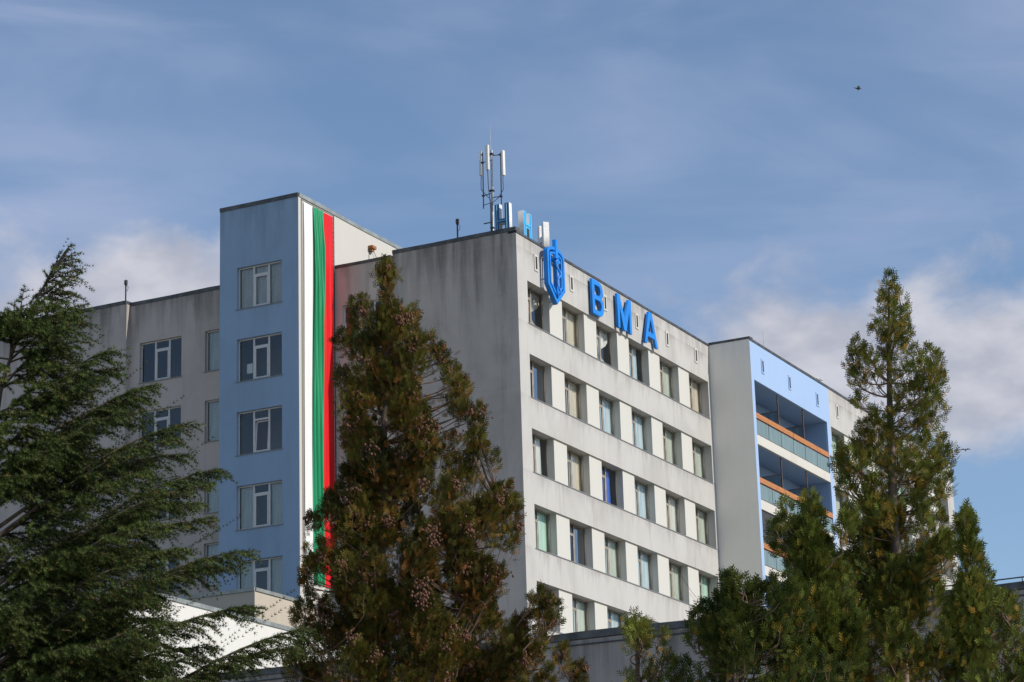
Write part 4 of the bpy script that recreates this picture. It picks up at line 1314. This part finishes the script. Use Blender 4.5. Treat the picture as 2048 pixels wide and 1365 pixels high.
# ---------------------------------------------------------------- cedar
def cedar(name, label, D, foot_px, axis_px, branches, seed, n_fill):
    """cedar: sweeping branches with flat sprays of hanging shoots; axis_px = stem through the photo, foot first"""
    r = np.random.default_rng(seed)
    base = at(foot_px, 2000, D)
    base[2] = 0.0
    t_ = thing(name, label, 'tree', tuple(base), 'conifers in front of the hospital')
    stem = [base] + [at(x, y, D) for x, y in axis_px]
    sz = np.array([p[2] for p in stem])
    sx = np.array(stem)
    def trunk_at(z):
        return np.array([np.interp(z, sz, sx[:, 0]), np.interp(z, sz, sx[:, 1]), z])
    tr = MB()
    zz = np.linspace(0, sz[-1], 30)
    tr.tube([trunk_at(z) - base for z in zz], [max(0.008, 0.15 * (1 - z / sz[-1]) ** 1.1) for z in zz], 9)
    tr.build('trunk', 'bark', t_, smooth=True)
    wood = MB()
    RP, RD, RL, RT = [], [], [], []
    up = np.array([0, 0, 1.0])
    def shoot(p, d, ln, droop, tone0, step=0.0185):
        """thin twig set with needle tufts"""
        n = max(3, int(ln / step))
        s = np.linspace(0.06, 1, n)[:, None] * ln
        pos = p + d * s - up * droop * (s ** 2) / ln
        tan = unit(d - up * 2 * droop * s / ln)
        RP.append(pos + r.normal(0, 0.004, (n, 3)))
        RD.append(tan + r.normal(0, 0.22, (n, 3)) + up * 0.18)
        RL.append(r.uniform(0.75, 1.15, n))
        RT.append(np.clip(tone0 + r.normal(0, 0.16, n) + 0.22 * np.linspace(0, 1, n), 0, 1))
        return pos
    def branch(p0, p3, rise, size):
        ln = np.linalg.norm(p3 - p0)
        hd = p3 - p0
        hd[2] = 0
        hd = unit(hd)
        p1 = p0 + (p3 - p0) * 0.35 + up * rise * ln * 0.35
        p2 = p0 + (p3 - p0) * 0.75 + up * rise * ln * 0.75
        S = np.linspace(0, 1, 14)
        cv = np.array([(1 - s) ** 3 * p0 + 3 * s * (1 - s) ** 2 * p1 + 3 * s * s * (1 - s) * p2 + s ** 3 * p3 for s in S])
        wood.tube([c - base for c in cv], np.linspace(0.006 + 0.007 * ln, 0.003, 14), 5, False)
        side = np.cross(hd, up)
        tone0 = 0.38 + r.normal(0, 0.10)
        tans = unit(np.gradient(cv, axis=0))
        nsec = int(ln / 0.044)
        for k in range(nsec):
            s = 0.16 + 0.84 * (k + r.random()) / nsec
            f = s * 13
            i = min(12, int(f))
            p = cv[i] + (cv[i + 1] - cv[i]) * (f - i)
            tn = tans[i]
            sd = 1 if k % 2 else -1
            l2 = size * (0.55 * (1 - s) ** 0.6 + 0.14) * r.uniform(0.7, 1.25)
            tl = unit(tn * np.array([1, 1, 0.25]))
            d2 = unit(tl * r.uniform(0.6, 1.1) + side * sd * r.uniform(0.3, 1.0) + up * r.uniform(-0.22, 0.12))
            pos = shoot(p, d2, l2, r.uniform(0.05, 0.24), tone0 + r.normal(0, 0.06))
            wood.tube([q - base for q in (pos[0], pos[len(pos) // 2], pos[-1])], [0.005, 0.004, 0.002], 3, False)
            if l2 > 0.16:
                for j in range(int(l2 / 0.048)):
                    q = pos[r.integers(0, len(pos))]
                    d3 = unit(d2 * 0.7 + tl * 0.3 + side * r.normal(0, 0.6) + up * r.uniform(-0.6, 0.25))
                    shoot(q, d3, r.uniform(0.07, 0.17), r.uniform(0.1, 0.35), tone0)
        shoot(cv[-2], unit(tans[-1] + r.normal(0, 0.1, 3)), 0.08 * size + 0.06, 0.35, tone0 + 0.1)
        shoot(cv[2], tans[2], ln * 0.85, 0.0, tone0 - 0.1, 0.035)
    for (tx, ty, dep, drop, rise, size) in branches:
        tip = at(tx, ty, D + dep)
        p0 = trunk_at(min(sz[-1] - 0.2, max(0.6, tip[2] - drop)))
        branch(p0, tip, rise + 0.10, size * (0.45 if ty < 600 else 0.70 if tx < 310 or ty < 760 else 0.58))
    for k in range(n_fill):
        # the rest of the crown, all round the stem
        f = r.random() ** 0.8
        z = (3.6 if k > 14 else 0.8) + (sz[-1] - (4.3 if k > 14 else 4.0)) * f
        a = r.random() * 2 * pi if k % 3 else r.normal(-0.5, 0.7)
        R = (0.30 + 1.15 * (1 - f) ** 0.75) * r.uniform(0.75, 1.05)
        p0 = trunk_at(z)
        tip = p0 + (RH * cos(a) + FH * sin(a)) * R + up * R * r.uniform(0.10, 0.45)
        branch(p0, tip, r.uniform(0.02, 0.18), 0.7)
    P, Dv, Ln, Tn = (np.concatenate(a) for a in (RP, RD, RL, RT))
    F = frames(Dv, r.random(len(P)) * 2 * pi)
    nn = 6
    tmpl = []
    for k in range(nn):
        an = 2 * pi * k / nn
        c, s = cos(an), sin(an)
        w = 0.0034
        tmpl += [(0, -s * w, c * w), (0, s * w, -c * w), (0.023, c * 0.025, s * 0.025)]
    tmpl = np.array(tmpl)
    V = np.einsum('vk,nkj->nvj', tmpl, F * Ln[:, None, None]) + P[:, None, :] - base
    tone = np.zeros((len(P), len(tmpl), 4))
    tone[..., 0] = Tn[:, None]
    tone[..., 1] = (r.random(len(P)) < 0.03)[:, None] * 0.7
    tone[..., 3] = 1
    link('crown', big_mesh('crown', V.reshape(-1, 3), 3, 'cedar_leaf', tone.reshape(-1, 4)), t_)
    wood.build('branches', 'bark', t_, smooth=True)
    return len(P)
CB = [(292, 1290, -0.3, 0.6, 0.08, 1.2), (300, 1240, 0.3, 0.6, 0.08, 1.2), (278, 1335, 0.0, 0.5, 0.08, 1.3), (318, 1345, 0.4, 0.6, 0.08, 1.2), (310, 1205, -0.2, 0.6, 0.08, 1.1), (262, 1265, 0.1, 0.5, 0.08, 1.3),
      (150, 505, 0.05, 0.10, 0.02, 0.6), (146, 524, -0.05, 0.12, 0.02, 0.6), (118, 512, 0.05, 0.10, 0.03, 0.5), (152, 540, 0.12, 0.16, 0.03, 0.7), (105, 540, -0.1, 0.12, 0.03, 0.6), (140, 556, -0.15, 0.16, 0.03, 0.7), (88, 575, 0.1, 0.14, 0.03, 0.7), (126, 585, 0.2, 0.18, 0.03, 0.8), (75, 610, -0.1, 0.18, 0.04, 0.8), (120, 615, -0.2, 0.2, 0.04, 0.9),
      (142, 489, 0, 0.75, 0.02, 0.35), (128, 520, 0.1, 0.4, 0.02, 0.45), (150, 560, -0.1, 0.25, 0.05, 0.5), (152, 592, 0.1, 0.25, 0.06, 0.5), (165, 612, 0, 0.3, 0.06, 0.6), (48, 580, 0.1, 0.5, 0.05, 0.5), (30, 612, -0.2, 0.4, 0.05, 0.6),
      (140, 640, 0.2, 0.4, 0.10, 0.7), (135, 660, -0.3, 0.4, 0.10, 0.8), (222, 702, 0.0, 0.75, 0.08, 0.8), (232, 738, 0.25, 0.6, 0.10, 0.8), (200, 760, -0.3, 0.6, 0.10, 0.9), (310, 772, 0.0, 0.85, 0.07, 0.95),
      (280, 800, 0.35, 0.7, 0.1, 0.9), (255, 830, -0.4, 0.6, 0.1, 1.0), (387, 848, 0.1, 0.95, 0.06, 1.0), (350, 880, -0.3, 0.8, 0.08, 1.0), (361, 915, 0.3, 0.8, 0.1, 1.0), (445, 942, 0.0, 1.0, 0.06, 1.0),
      (420, 975, -0.35, 0.85, 0.08, 1.0), (422, 1045, 0.25, 0.8, 0.08, 1.0), (400, 1010, 0.5, 0.8, 0.08, 1.0), (385, 1104, -0.2, 0.7, 0.08, 1.0), (500, 1104, 0.1, 1.0, 0.05, 1.05), (455, 1140, 0.4, 0.8, 0.08, 1.0),
      (512, 1216, 0.0, 0.95, 0.05, 1.05), (431, 1298, 0.2, 0.7, 0.07, 1.0), (430, 1322, -0.3, 0.6, 0.07, 1.0), (612, 1258, -0.2, 1.45, 0.03, 1.05), (592, 1296, 0.1, 1.2, 0.04, 1.05),
      (300, 950, -0.7, 0.7, 0.1, 1.0), (320, 1050, -0.8, 0.7, 0.1, 1.0), (340, 1150, -0.8, 0.7, 0.1, 1.0), (360, 1250, -0.8, 0.7, 0.1, 1.0), (250, 900, 0.7, 0.7, 0.1, 1.0), (300, 1100, 0.8, 0.7, 0.1, 1.0), (330, 1200, 0.8, 0.7, 0.1, 1.0), (380, 1360, -0.6, 0.7, 0.1, 1.0), (300, 1330, 0.7, 0.7, 0.1, 1.0)]
NC = cedar('cedar_tree', 'dark green cedar with sweeping feathery branches at the left edge', 20.0, -80, [(-60, 1365), (-35, 1000), (5, 760), (45, 650), (95, 560), (138, 497)], CB, 3, 88)
print('sprays', N, 'rosettes', NC)
